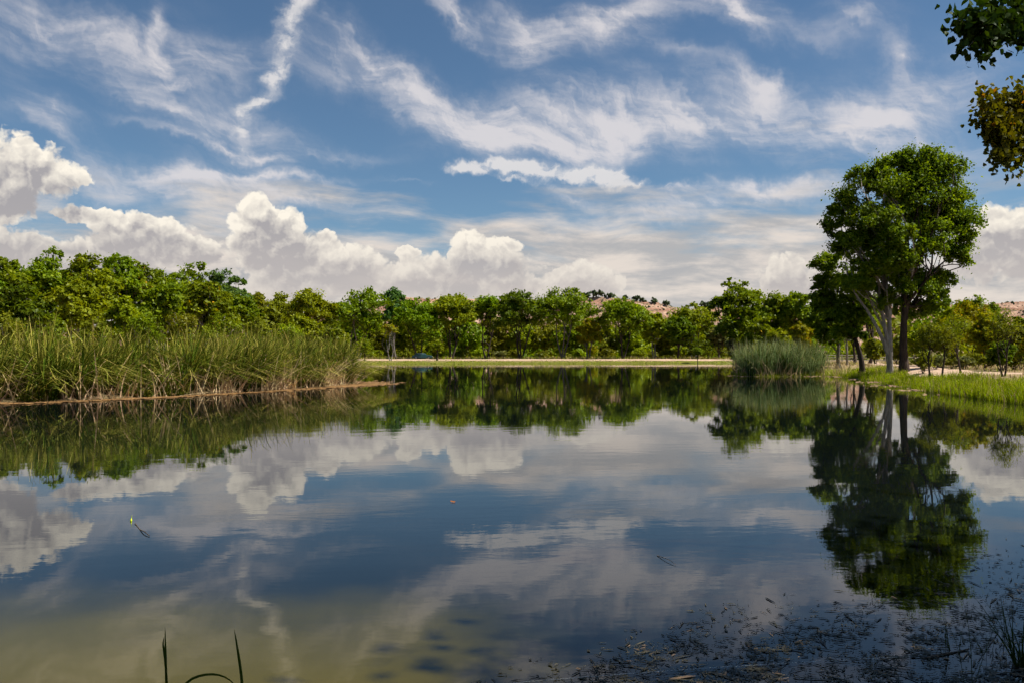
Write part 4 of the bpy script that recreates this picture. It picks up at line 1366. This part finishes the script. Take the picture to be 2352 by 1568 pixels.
def one_blade(name, pts, wid, label, cat='leaf blade', mat=NEAR, extra=None):
    """a folded, tapering strap leaf along pts"""
    def strip(pts, wid):
        pts = np.array(pts, float)
        n0 = len(pts)
        s = np.linspace(0, n0 - 1, 16)
        P_ = np.stack([np.interp(s, np.arange(n0), pts[:, i]) for i in range(3)], -1)
        kz = np.array([.25, .5, .25])
        for _ in range(3):
            P_[1:-1] = (P_[:-2] * .25 + P_[1:-1] * .5 + P_[2:] * .25)
        tl = np.linspace(0, 1, 16)
        w_ = wid * np.interp(tl, [0, .15, .6, .9, 1], [.8, 1, .85, .4, .04])[:, None]
        tan = np.gradient(P_, axis=0); tan /= np.linalg.norm(tan, axis=1)[:, None]
        side = np.cross(tan, np.array([0.15, 1.0, 0.1])); side /= np.linalg.norm(side, axis=1)[:, None]
        nrm = np.cross(side, tan)
        a, b, c = P_ - side * w_ / 2, P_ + nrm * w_ * .18, P_ + side * w_ / 2
        v = np.stack([a, b, c], 1).reshape(-1, 3)
        i = np.arange(15)
        f = np.concatenate([np.stack([i * 3, i * 3 + 1, i * 3 + 4, i * 3 + 3], -1), np.stack([i * 3 + 1, i * 3 + 2, i * 3 + 5, i * 3 + 4], -1)])
        return v, f, np.repeat(tl, 3)
    v, f, t_ = strip(pts, wid)
    o = obj(name, mesh_np(name, v, f, [mat], attrs={'t': t_}))
    if extra:
        for (nm, p2, w2) in extra:
            v, f, t_ = strip(p2, w2)
            obj(nm, mesh_np(nm, v, f, [mat], attrs={'t': t_}), o)
    tag(o, label, cat)
    return o


def P3(px, py, d):
    return ((px - CX) / FPX * d, d, zat(py, d))


d = 3.75
bl = [(*atd(384, d), -0.12), P3(383, 1600, d), P3(381, 1530, d), P3(380, 1480, d), P3(379, 1437, d)]
sd2 = [P3(384, 1575, d), P3(380, 1520, d), P3(376, 1490, d), P3(374, 1476, d), P3(377, 1462, d)]
one_blade('cattail_blade', bl, 0.013, 'upright cattail blade with a short side leaf, rising from the murky shallows', extra=[('side_leaf', sd2, 0.011)])
d = 3.8
one_blade('cattail_blade', [(*atd(566, d), -0.12), P3(560, 1600, d), P3(552, 1530, d), P3(544, 1480, d), P3(538, 1444, d)], 0.015, 'single slanting cattail blade rising alone from the shallows')
d = 3.7
one_blade('cattail_blade', [(*atd(400, d), -0.10), P3(404, 1600, d), P3(425, 1562, d), P3(465, 1546, d), P3(505, 1546, d), P3(535, 1562, d), P3(552, 1590, d)], 0.012, 'thin blade arched over between the two upright cattail blades')


def tuft(name, px, py, n, h, spread_, label, seed, width=0.008, mat=NEAR, cat='sedge', leanx=0.0):
    """a sedge tuft: each blade is a child of its own"""
    r = np.random.default_rng(seed)
    x, y = gp(px, py)
    root = empty(name, (x, y, -0.02))
    for k in range(n):
        a = r.uniform(0, 2 * np.pi)
        hb = h * r.uniform(.55, 1.05)
        v, f, t_ = blades(np.array([r.normal(0, .02)]), np.array([r.normal(0, .02)]), np.array([-0.04]), np.array([hb]), np.array([a]), np.array([abs(r.normal(.12, spread_)) + .03]),
                          np.array([abs(r.normal(.1, spread_))]), np.array([width * r.uniform(.7, 1.2)]), r, 5)
        v[:, 0] += leanx * np.maximum(v[:, 2], 0)
        obj('blade', mesh_np(name + '_blade', v, f, [mat], attrs={'t': t_}), root)
    tag(root, label, cat, 'sedges in the shaded shallows')


tuft('sedge_tuft', 2345, 1530, 34, .50, .28, 'dense dark sedge tuft, bushiest of those in the floating weed', 61, .009)
tuft('sedge_tuft', 2185, 1490, 6, .34, .12, 'thin group of straight sedge stems beside the floating stick', 62, .006, leanx=-.15)
tuft('sedge_tuft', 2232, 1575, 4, .62, .10, 'tall sparse sedge with a drooping seed stem', 63, .006, leanx=.1)
tuft('sedge_tuft', 2305, 1455, 7, .36, .14, 'small upright sedge behind the dense dark tuft', 64, .006)
tuft('sedge_tuft', 2262, 1500, 4, .26, .30, 'short splayed sedge between the dense tuft and the thin stems', 65, .006)

# floating sticks, leaf, bobber and line
mtwig = simple_mat('twig_bark', (0.10, 0.075, 0.05), (0.05, 0.038, 0.026), 30, .8, .2)


def stick(name, a, b, r0, label, seed, z=0.004):
    r = np.random.default_rng(seed)
    p0 = np.array([*gp(*a), z]); p1 = np.array([*gp(*b), z + .004])
    p, rad = limb(p0, p1, r0, r0 * .5, r, .04, 9)
    p[:, 2] = np.clip(p[:, 2], 0.0, .02)
    o = obj(name, mesh_np(name, *tube(p, rad, 6), [mtwig]))
    tag(o, label, 'stick')
    return o


stick('floating_stick', (2130, 1512), (2225, 1492), .010, 'dark stick floating beside the thin sedge stems', 71)
stick('floating_stick', (1950, 1606), (2050, 1640), .014, 'thick dark broken stick lying in the densest pondweed', 72)
stick('floating_twig', (311, 1203), (343, 1231), .009, 'thin twig floating next to the yellow bobber', 73)
stick('floating_twig', (1510, 1276), (1552, 1298), .004, 'very thin stalk floating alone on open water', 74)

bxb, byb = gp(301, 1196)
myel = simple_mat('bobber_yellow_paint', (0.78, 0.86, 0.02), (0.66, 0.80, 0.02), 20, .35, .5)
prof = [(.0005, -.022), (.008, -.018), (.012, -.006), (.012, .006), (.008, .018), (.004, .026), (.0025, .030)]
th = np.linspace(0, 2 * np.pi, 12, endpoint=False)
v = np.array([(rr * math.cos(a), rr * math.sin(a), z) for rr, z in prof for a in th])
f = np.array([(i * 12 + j, i * 12 + (j + 1) % 12, (i + 1) * 12 + (j + 1) % 12, (i + 1) * 12 + j) for i in range(len(prof) - 1) for j in range(12)])
bob = empty('fishing_bobber', (bxb, byb, .006))
bob.rotation_euler = (0, R(8), 0)
obj('float_body', mesh_np('bobber_body', v, f, [myel]), bob)
obj('antenna', mesh_np('bobber_antenna', *tube([(0, 0, .028), (0, 0, .062)], [.0028, .0024], 8), [myel]), bob)
tag(bob, 'small bright yellow fishing bobber on the water', 'bobber')

lx, ly = gp(1040, 1153)
mleaf = leaf_mat('fallen_leaf_rust', (0.16, .05, .02), (.24, .08, .03), (.30, .11, .04), .2)
lv = np.array([(0, -.035, .0), (.022, -.022, .006), (.030, .0, .012), (.018, .026, .010), (0, .050, .016), (-.018, .026, .008), (-.028, 0, .010), (-.020, -.022, .004), (0, 0, .003), (0, -.065, .012)])
lf = [np.array([(0, 1, 8), (1, 2, 8), (2, 3, 8), (3, 4, 8), (4, 5, 8), (5, 6, 8), (6, 7, 8), (7, 0, 8), (0, 9, 1)])]
o = obj('floating_leaf', mesh_np('floating_leaf', lv * 1.1, lf, [mleaf]))
o.location = (lx, ly, .005); o.rotation_euler = (0, 0, .6)
tag(o, 'single rust-red leaf afloat on open water', 'leaf')

p0, p1 = np.array([*gp(1170, 1572), .012]), np.array([*gp(2060, 1512), .012])
t_ = np.linspace(0, 1, 14)[:, None]
mline = simple_mat('fishing_line_nylon', (.62, .64, .62), (.55, .57, .55), 10, .3, .5)
o = obj('fishing_line', mesh_np('fishing_line', *tube(p0 + (p1 - p0) * t_ + np.array([0, .03, 0]) * np.sin(np.pi * t_), np.full(14, .0011), 5), [mline]))
tag(o, 'thin pale fishing line lying across the floating pondweed', 'fishing line')

# ------------------------------------------------------------------ overhanging cottonwood beside the camera
TX, TY = 13.6, 6.5
tz = hz_(TX, TY)
root = empty('overhanging_cottonwood', (TX, TY, tz - .1))
r = np.random.default_rng(81)
# lobes relative to the root; most of this crown hangs out of the picture and shades the near water
lobes = [((.5, -1, 10), (3.4, 3.4, 2.4)), ((-3.0, -.5, 9.6), (2.8, 2.8, 1.8)), ((-2.4, 2.6, 9.8), (2.8, 2.8, 1.8)), ((2.5, 3, 10.5), (3.5, 3.5, 2.6)), ((-4.0, 1.4, 10.2), (2.4, 2.4, 1.5)),
         ((-3.4, -3.2, 9.4), (2.4, 2.4, 1.6)), ((3.5, -1, 9), (3, 3, 2.4)), ((-1.0, 4.8, 10.2), (2.6, 2.6, 1.8)), ((-.5, 1.0, 11.4), (3.0, 3.0, 1.8)), ((0, -4.6, 9.6), (3.0, 3.0, 2))]
lobes = [((a_[0] + 0.5, a_[1] - 3.6, a_[2]), b_l) for a_, b_l in lobes]
c, nrm, tips = crown_points(lobes, 34000, r, .34, .1, .8)
# keep the hull out of the picture: what shows is the two hanging boughs below
cw_ = c + np.array([TX, TY, tz])
vis = (cw_[:, 1] > 1) & (np.abs(cw_[:, 0]) < cw_[:, 1] * .60) & ((cw_[:, 2] - CAM_H) < cw_[:, 1] * .42)
c, nrm = c[~vis], nrm[~vis]
v = leaf_quads(c, nrm, r.uniform(.13, .24, len(c)), r, .85)
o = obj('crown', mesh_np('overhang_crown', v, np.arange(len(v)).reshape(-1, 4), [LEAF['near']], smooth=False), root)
tag(o, kind='stuff')
rt = np.array([TX, TY, tz - .1])
parts = []
p, rad = limb((0, 0, 0), (-.3, .2, 8.2), .42, .20, r, .03, 10)
rad[0] *= 1.3
parts.append(tube(p, rad, 10))
for li, (lc, lr) in enumerate(lobes):
    k = int(r.integers(4, 9))
    q, qr = limb(p[k], lc, rad[k] * .5, .04, r, .06, 7)
    parts.append(tube(q, qr, 6))
    for m in r.integers(0, len(tips[li]), 8):
        kk = int(r.integers(2, 7))
        parts.append(tube(*limb(q[kk], tips[li][m], qr[kk] * .5, .008, r, .08, 4), 4))


def bough(pts_px, d0, d1, twigs_px):
    """a hanging bough: main stem through photo points between distances d0..d1, then twigs to leaf clusters"""
    n_ = len(pts_px)
    main = np.array([P3(px_, py_, d0 + (d1 - d0) * i / (n_ - 1)) for i, (px_, py_) in enumerate(pts_px)]) - rt
    main = np.concatenate([[p[6]], main])
    s_ = np.linspace(0, len(main) - 1, 18)
    M_ = np.stack([np.interp(s_, np.arange(len(main)), main[:, i]) for i in range(3)], -1)
    for _ in range(2):
        M_[1:-1] = M_[:-2] * .25 + M_[1:-1] * .5 + M_[2:] * .25
    parts.append(tube(M_, np.linspace(.07, .006, 18), 6))
    ends = []
    for (px_, py_, dj) in twigs_px:
        e = np.array(P3(px_, py_, dj)) - rt
        k_ = int(np.argmin(np.linalg.norm(M_ - e, axis=1)))
        k_ = max(4, k_ - 1)
        q, qr = limb(M_[k_], e, .008, .0025, r, .06, 6)
        parts.append(tube(q, qr, 4))
        ends.append(q)
    return M_, ends


hv_ = np.array([(0, -.40, 0), (.30, -.46, .03), (.50, -.22, .06), (.44, .06, .05), (.22, .34, .02), (0, .62, -.06), (-.22, .34, .02), (-.44, .06, .05), (-.50, -.22, .06), (-.30, -.46, .03), (0, .0, -.03)])
hf_ = np.array([(i, (i + 1) % 10, 10) for i in range(10)])


def leaf_mesh(nm, size, mat):
    vv = hv_ * size
    st, sf = np.array([(-.03, -.40, 0), (.03, -.40, 0), (.02, -.85, .08), (-.02, -.85, .08)]) * size, np.array([(0, 1, 2, 3)])
    return mesh_np(nm, np.concatenate([vv, st]), [hf_, sf + 11], [mat], smooth=False)


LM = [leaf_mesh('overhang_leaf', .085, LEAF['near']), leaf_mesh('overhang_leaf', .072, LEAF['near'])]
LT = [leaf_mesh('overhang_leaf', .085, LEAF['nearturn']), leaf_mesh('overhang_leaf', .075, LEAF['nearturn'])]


def put_leaves(n_, meshes, anchors, spread_):
    ms = []
    for _ in range(n_):
        q = anchors[int(r.integers(0, len(anchors)))]
        pt = q[int(r.integers(1, len(q)))] + r.normal(0, spread_, 3)
        ms.append((pt, r.uniform(0, 6.28), r.normal(1.25, .45), r.uniform(0, 6.28)))
    return ms


# upper bough, about eight and a half metres off
tw = [(2198, 45, 8.3), (2190, 40, 8.4), (2215, 78, 8.3), (2222, 110, 8.3), (2245, 40, 8.5), (2260, 75, 8.4), (2250, 128, 8.4), (2280, 100, 8.5), (2290, 30, 8.6), (2300, 65, 8.5), (2270, 15, 8.6),
      (2310, 12, 8.7), (2330, 40, 8.6), (2335, 75, 8.5), (2350, 100, 8.7), (2348, 20, 8.8), (2370, 50, 8.7), (2385, 90, 8.8), (2390, 20, 8.8), (2320, -20, 8.7), (2360, -30, 8.8), (2256, 55, 8.3), (2235, 92, 8.4), (2420, 5, 9), (2440, 60, 8.9), (2470, -30, 9.1), (2500, 30, 9.2), (2410, -60, 9), (2460, 95, 9)]
M1, e1 = bough([(2520, -60), (2430, 10), (2370, 45), (2310, 62), (2250, 70)], 9.2, 8.4, tw)
# lower bough, yellowing, about thirteen metres off
tw2 = [(2262, 205, 12.6), (2275, 215, 12.8), (2255, 268, 12.6), (2270, 290, 12.7), (2262, 240, 12.6), (2290, 250, 12.9), (2300, 300, 12.8), (2315, 230, 13), (2330, 270, 13), (2320, 330, 12.9), (2345, 240, 13.1),
       (2350, 300, 13), (2290, 372, 12.7), (2310, 360, 12.8), (2335, 365, 13), (2348, 400, 12.9), (2350, 340, 13), (2370, 280, 13.2), (2375, 330, 13.1), (2365, 220, 13.1), (2340, 205, 13), (2390, 380, 13.2), (2310, 265, 12.8), (2300, 225, 12.9), (2420, 240, 13.3), (2440, 310, 13.3), (2470, 190, 13.5), (2425, 350, 13.2), (2490, 260, 13.5), (2450, 140, 13.4)]
M2, e2 = bough([(2540, 150), (2450, 210), (2390, 260), (2350, 290), (2310, 300), (2290, 330)], 14.0, 12.8, tw2)
for pts_, meshes in ((put_leaves(165, LM, e1[:19], .045), LM), (put_leaves(130, LT, e2, .06), LT)):
    for (pt, a0, a1, a2) in pts_:
        o = obj('leaf', meshes[int(r.integers(0, 2))], root)
        o.location = pt
        o.rotation_euler = (a1, 0, a0)
# the rest of the hanging leaves, joined
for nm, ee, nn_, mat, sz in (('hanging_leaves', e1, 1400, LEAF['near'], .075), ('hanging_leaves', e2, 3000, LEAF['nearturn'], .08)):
    C_ = []
    for _ in range(nn_):
        q = ee[int(r.integers(0, len(ee)))]
        C_.append(q[int(r.integers(1, len(q)))] + r.normal(0, .085, 3))
    C_ = np.array(C_)
    N_ = r.normal(size=(len(C_), 3)); N_ /= np.linalg.norm(N_, axis=1)[:, None]
    A_ = r.normal(size=(len(C_), 3)); A_ -= N_ * np.sum(A_ * N_, 1)[:, None]; A_ /= np.linalg.norm(A_, axis=1)[:, None]
    B_ = np.cross(N_, A_)
    s_ = r.uniform(.7, 1.1, len(C_))[:, None, None] * sz
    v = C_[:, None] + s_ * (hv_[None, :, 0:1] * B_[:, None] + hv_[None, :, 1:2] * A_[:, None] + hv_[None, :, 2:3] * N_[:, None])
    f = hf_[None] + (np.arange(len(C_)) * 11)[:, None, None]
    o = obj(nm, mesh_np(nm, v.reshape(-1, 3), f.reshape(-1, 3), [mat], smooth=False), root)
    tag(o, kind='stuff')
tv, tf = join(parts)
obj('trunk', mesh_np('overhang_trunk', tv, tf, [BARK['grey']]), root)
tag(root, 'cottonwood overhanging the near water, its dark and yellowing boughs hanging in front of the sky', 'tree')


# ------------------------------------------------------------------ parked car
def prism(profile, y0, y1, taper=0.0, bevel_=0.0):
    """side profile (x, z) extruded across y; taper narrows with height"""
    pr = np.array(profile, float)
    n_ = len(pr)
    zmax, zmin = pr[:, 1].max(), pr[:, 1].min()
    k_ = (pr[:, 1] - zmin) / (zmax - zmin + 1e-9) * taper
    a = np.stack([pr[:, 0], y0 + k_, pr[:, 1]], -1); b = np.stack([pr[:, 0], y1 - k_, pr[:, 1]], -1)
    v = np.concatenate([a, b])
    side = np.array([(i, (i + 1) % n_, n_ + (i + 1) % n_, n_ + i) for i in range(n_)])
    return v, side, n_


def prism_obj(name, profile, y0, y1, mat, parent, taper=0.0, bev=0.03):
    v, side, n_ = prism(profile, y0, y1, taper)
    me = bpy.data.meshes.new(name)
    me.from_pydata([tuple(q) for q in v], [], [tuple(s_) for s_ in side] + [tuple(range(n_))[::-1], tuple(range(n_, 2 * n_))])
    me.materials.append(mat)
    o = obj(name, me, parent)
    if bev:
        m_ = o.modifiers.new('bevel', 'BEVEL'); m_.width = bev; m_.segments = 2; m_.limit_method = 'ANGLE'
    return o


def paint(name, c_, rough=.3, metal=0.0):
    m, T, out = material(name)
    tcn = T.new('ShaderNodeTexCoord')
    n = T.noise(tcn.outputs['Object'], 3, 4, .6)
    p_ = principled(T, out, T.mix(T.mr(n, .3, .7), c_, tuple(q * .8 for q in c_)), rough, .5)
    p_.inputs['Metallic'].default_value = metal
    return m


teal = paint('car_teal_paint', (.022, .082, .088), .25)
glassm = paint('car_glass', (.20, .28, .30), .06)
rubber = paint('tyre_rubber', (.02, .02, .02), .8)
alloy = paint('wheel_alloy', (.45, .46, .47), .3, .8)
lampm = paint('lamp_lens', (.75, .76, .74), .15)
redm = paint('tail_lamp_lens', (.45, .03, .02), .2)
cxx, cyy = atd(970, 200.5)
car = empty('parked_car', (cxx, cyy, hz_(cxx, cyy)))
car.rotation_euler = (0, 0, R(4))
body = [(-2.25, .32), (-2.32, .55), (-2.28, .82), (-1.95, .92), (-1.05, .98), (1.02, .98), (1.85, .90), (2.22, .78), (2.30, .55), (2.24, .30), (1.80, .28), (1.72, .52), (1.45, .66), (1.18, .52), (1.10, .26), (-1.05, .26), (-1.13, .52), (-1.40, .66), (-1.67, .52), (-1.75, .28)]
bo = prism_obj('body', body, -.86, .86, teal, car, .04, .05)
prism_obj('cabin', [(-1.75, .95), (-1.15, 1.38), (-.75, 1.45), (.25, 1.44), (1.10, .95)], -.80, .80, teal, car, .14, .05)
for s_ in (-1, 1):
    yy = .765 * s_
    for nm, poly in (('side_window', [(-1.10, 1.02), (-.90, 1.34), (-.30, 1.37), (-.30, 1.02)]), ('side_window', [(-.22, 1.02), (-.22, 1.37), (.22, 1.36), (.82, 1.02)])):
        o = prism_obj(nm, poly, -.025, .025, glassm, car, 0, 0)
        o.location = (0, yy, 0); o.rotation_euler = (R(18) * s_ * 1.0, 0, 0)
        o.location = (0, s_ * (.80 + .02) - s_ * 0.0, 0); o.rotation_euler = (0, 0, 0)
        o.location = (0, s_ * .715, 0)
    o = prism_obj('headlight', [(2.10, .62), (2.10, .78), (2.27, .74), (2.31, .62)], -.16, .16, lampm, car, 0, .02); o.location = (0, s_ * .62, 0)
    o = prism_obj('tail_light', [(-2.33, .62), (-2.33, .78), (-2.20, .80), (-2.20, .62)], -.14, .14, redm, car, 0, .02); o.location = (0, s_ * .66, 0)
    for wx_ in (-1.40, 1.45):
        wroot = empty('wheel', (wx_, s_ * .78, .31)); wroot.parent = car
        a = np.linspace(0, 2 * np.pi, 20, endpoint=False)
        ring = [(.315, -.09), (.315, .09), (.20, .10), (.20, -.10)]
        v = np.array([(rr * math.cos(q), w_, rr * math.sin(q)) for rr, w_ in ring for q in a])
        f = np.array([(i * 20 + j, i * 20 + (j + 1) % 20, ((i + 1) % 4) * 20 + (j + 1) % 20, ((i + 1) % 4) * 20 + j) for i in range(4) for j in range(20)])
        obj('tyre', mesh_np('tyre', v, f, [rubber]), wroot)
        v = np.array([(rr * math.cos(q), w_, rr * math.sin(q)) for rr, w_ in [(.20, -.07), (.20, .07), (.04, .085), (.04, -.085)] for q in a])
        obj('rim', mesh_np('rim', v, f, [alloy], smooth=False), wroot)
# windscreen and rear window follow the cabin's slopes
for nm, poly in (('windscreen', [(.30, 1.405), (1.03, .985), (1.06, 1.01), (.33, 1.435)]), ('rear_window', [(-1.68, 1.01), (-1.20, 1.355), (-1.22, 1.385), (-1.71, 1.04)])):
    prism_obj(nm, poly, -.60, .60, glassm, car, 0, 0)
prism_obj('bumper', [(2.20, .32), (2.20, .50), (2.36, .48), (2.36, .34)], -.84, .84, teal, car, 0, .03)
prism_obj('bumper', [(-2.38, .34), (-2.38, .50), (-2.22, .52), (-2.22, .32)], -.84, .84, teal, car, 0, .03)
tag(car, 'teal saloon car parked in the shade under the far trees', 'car')

# ------------------------------------------------------------------ rail fence
mf = simple_mat('fence_weathered_wood', (.50, .44, .36), (.36, .31, .25), 6, .85, .2, .4)
fence = empty('rail_fence', (55, 152, hz_(55, 152)))
r = np.random.default_rng(91)


def rough_box(a, b, w_, h_, mat, name, parent):
    a = np.array(a, float); b = np.array(b, float)
    p_, rad = limb(a, b, 1, 1, r, .004, 5)
    tdir = (b - a) / np.linalg.norm(b - a)
    up_ = np.array([0, 0, 1.0]) if abs(tdir[2]) < .9 else np.array([1.0, 0, 0])
    s_ = np.cross(tdir, up_); s_ /= np.linalg.norm(s_); u_ = np.cross(s_, tdir)
    v = np.concatenate([[q - s_ * w_ / 2 - u_ * h_ / 2, q + s_ * w_ / 2 - u_ * h_ / 2, q + s_ * w_ / 2 + u_ * h_ / 2, q - s_ * w_ / 2 + u_ * h_ / 2] for q in p_])
    f = [(i * 4 + j, i * 4 + (j + 1) % 4, (i + 1) * 4 + (j + 1) % 4, (i + 1) * 4 + j) for i in range(4) for j in range(4)] + [(3, 2, 1, 0), (16, 17, 18, 19)]
    return obj(name, mesh_np(name, v, np.array(f), [mat], smooth=False), parent)


fz = hz_(55, 152)
for k in range(8):
    x_ = k * 2.6 - 1
    g = hz_(55 + x_, 152 + x_ * .1) - fz
    rough_box((x_, x_ * .1, g - .2), (x_, x_ * .1, g + 1.35), .15, .15, mf, 'post', fence)
    if k < 7:
        for z_ in (.40, .80, 1.20):
            rough_box((x_ + .02, x_ * .1 - .10, g + z_), (x_ + 2.58, (x_ + 2.6) * .1 - .10, g + z_ + r.normal(0, .02)), .06, .13, mf, 'rail', fence)
tag(fence, 'pale three-rail wooden fence behind the tall trunks', 'fence')
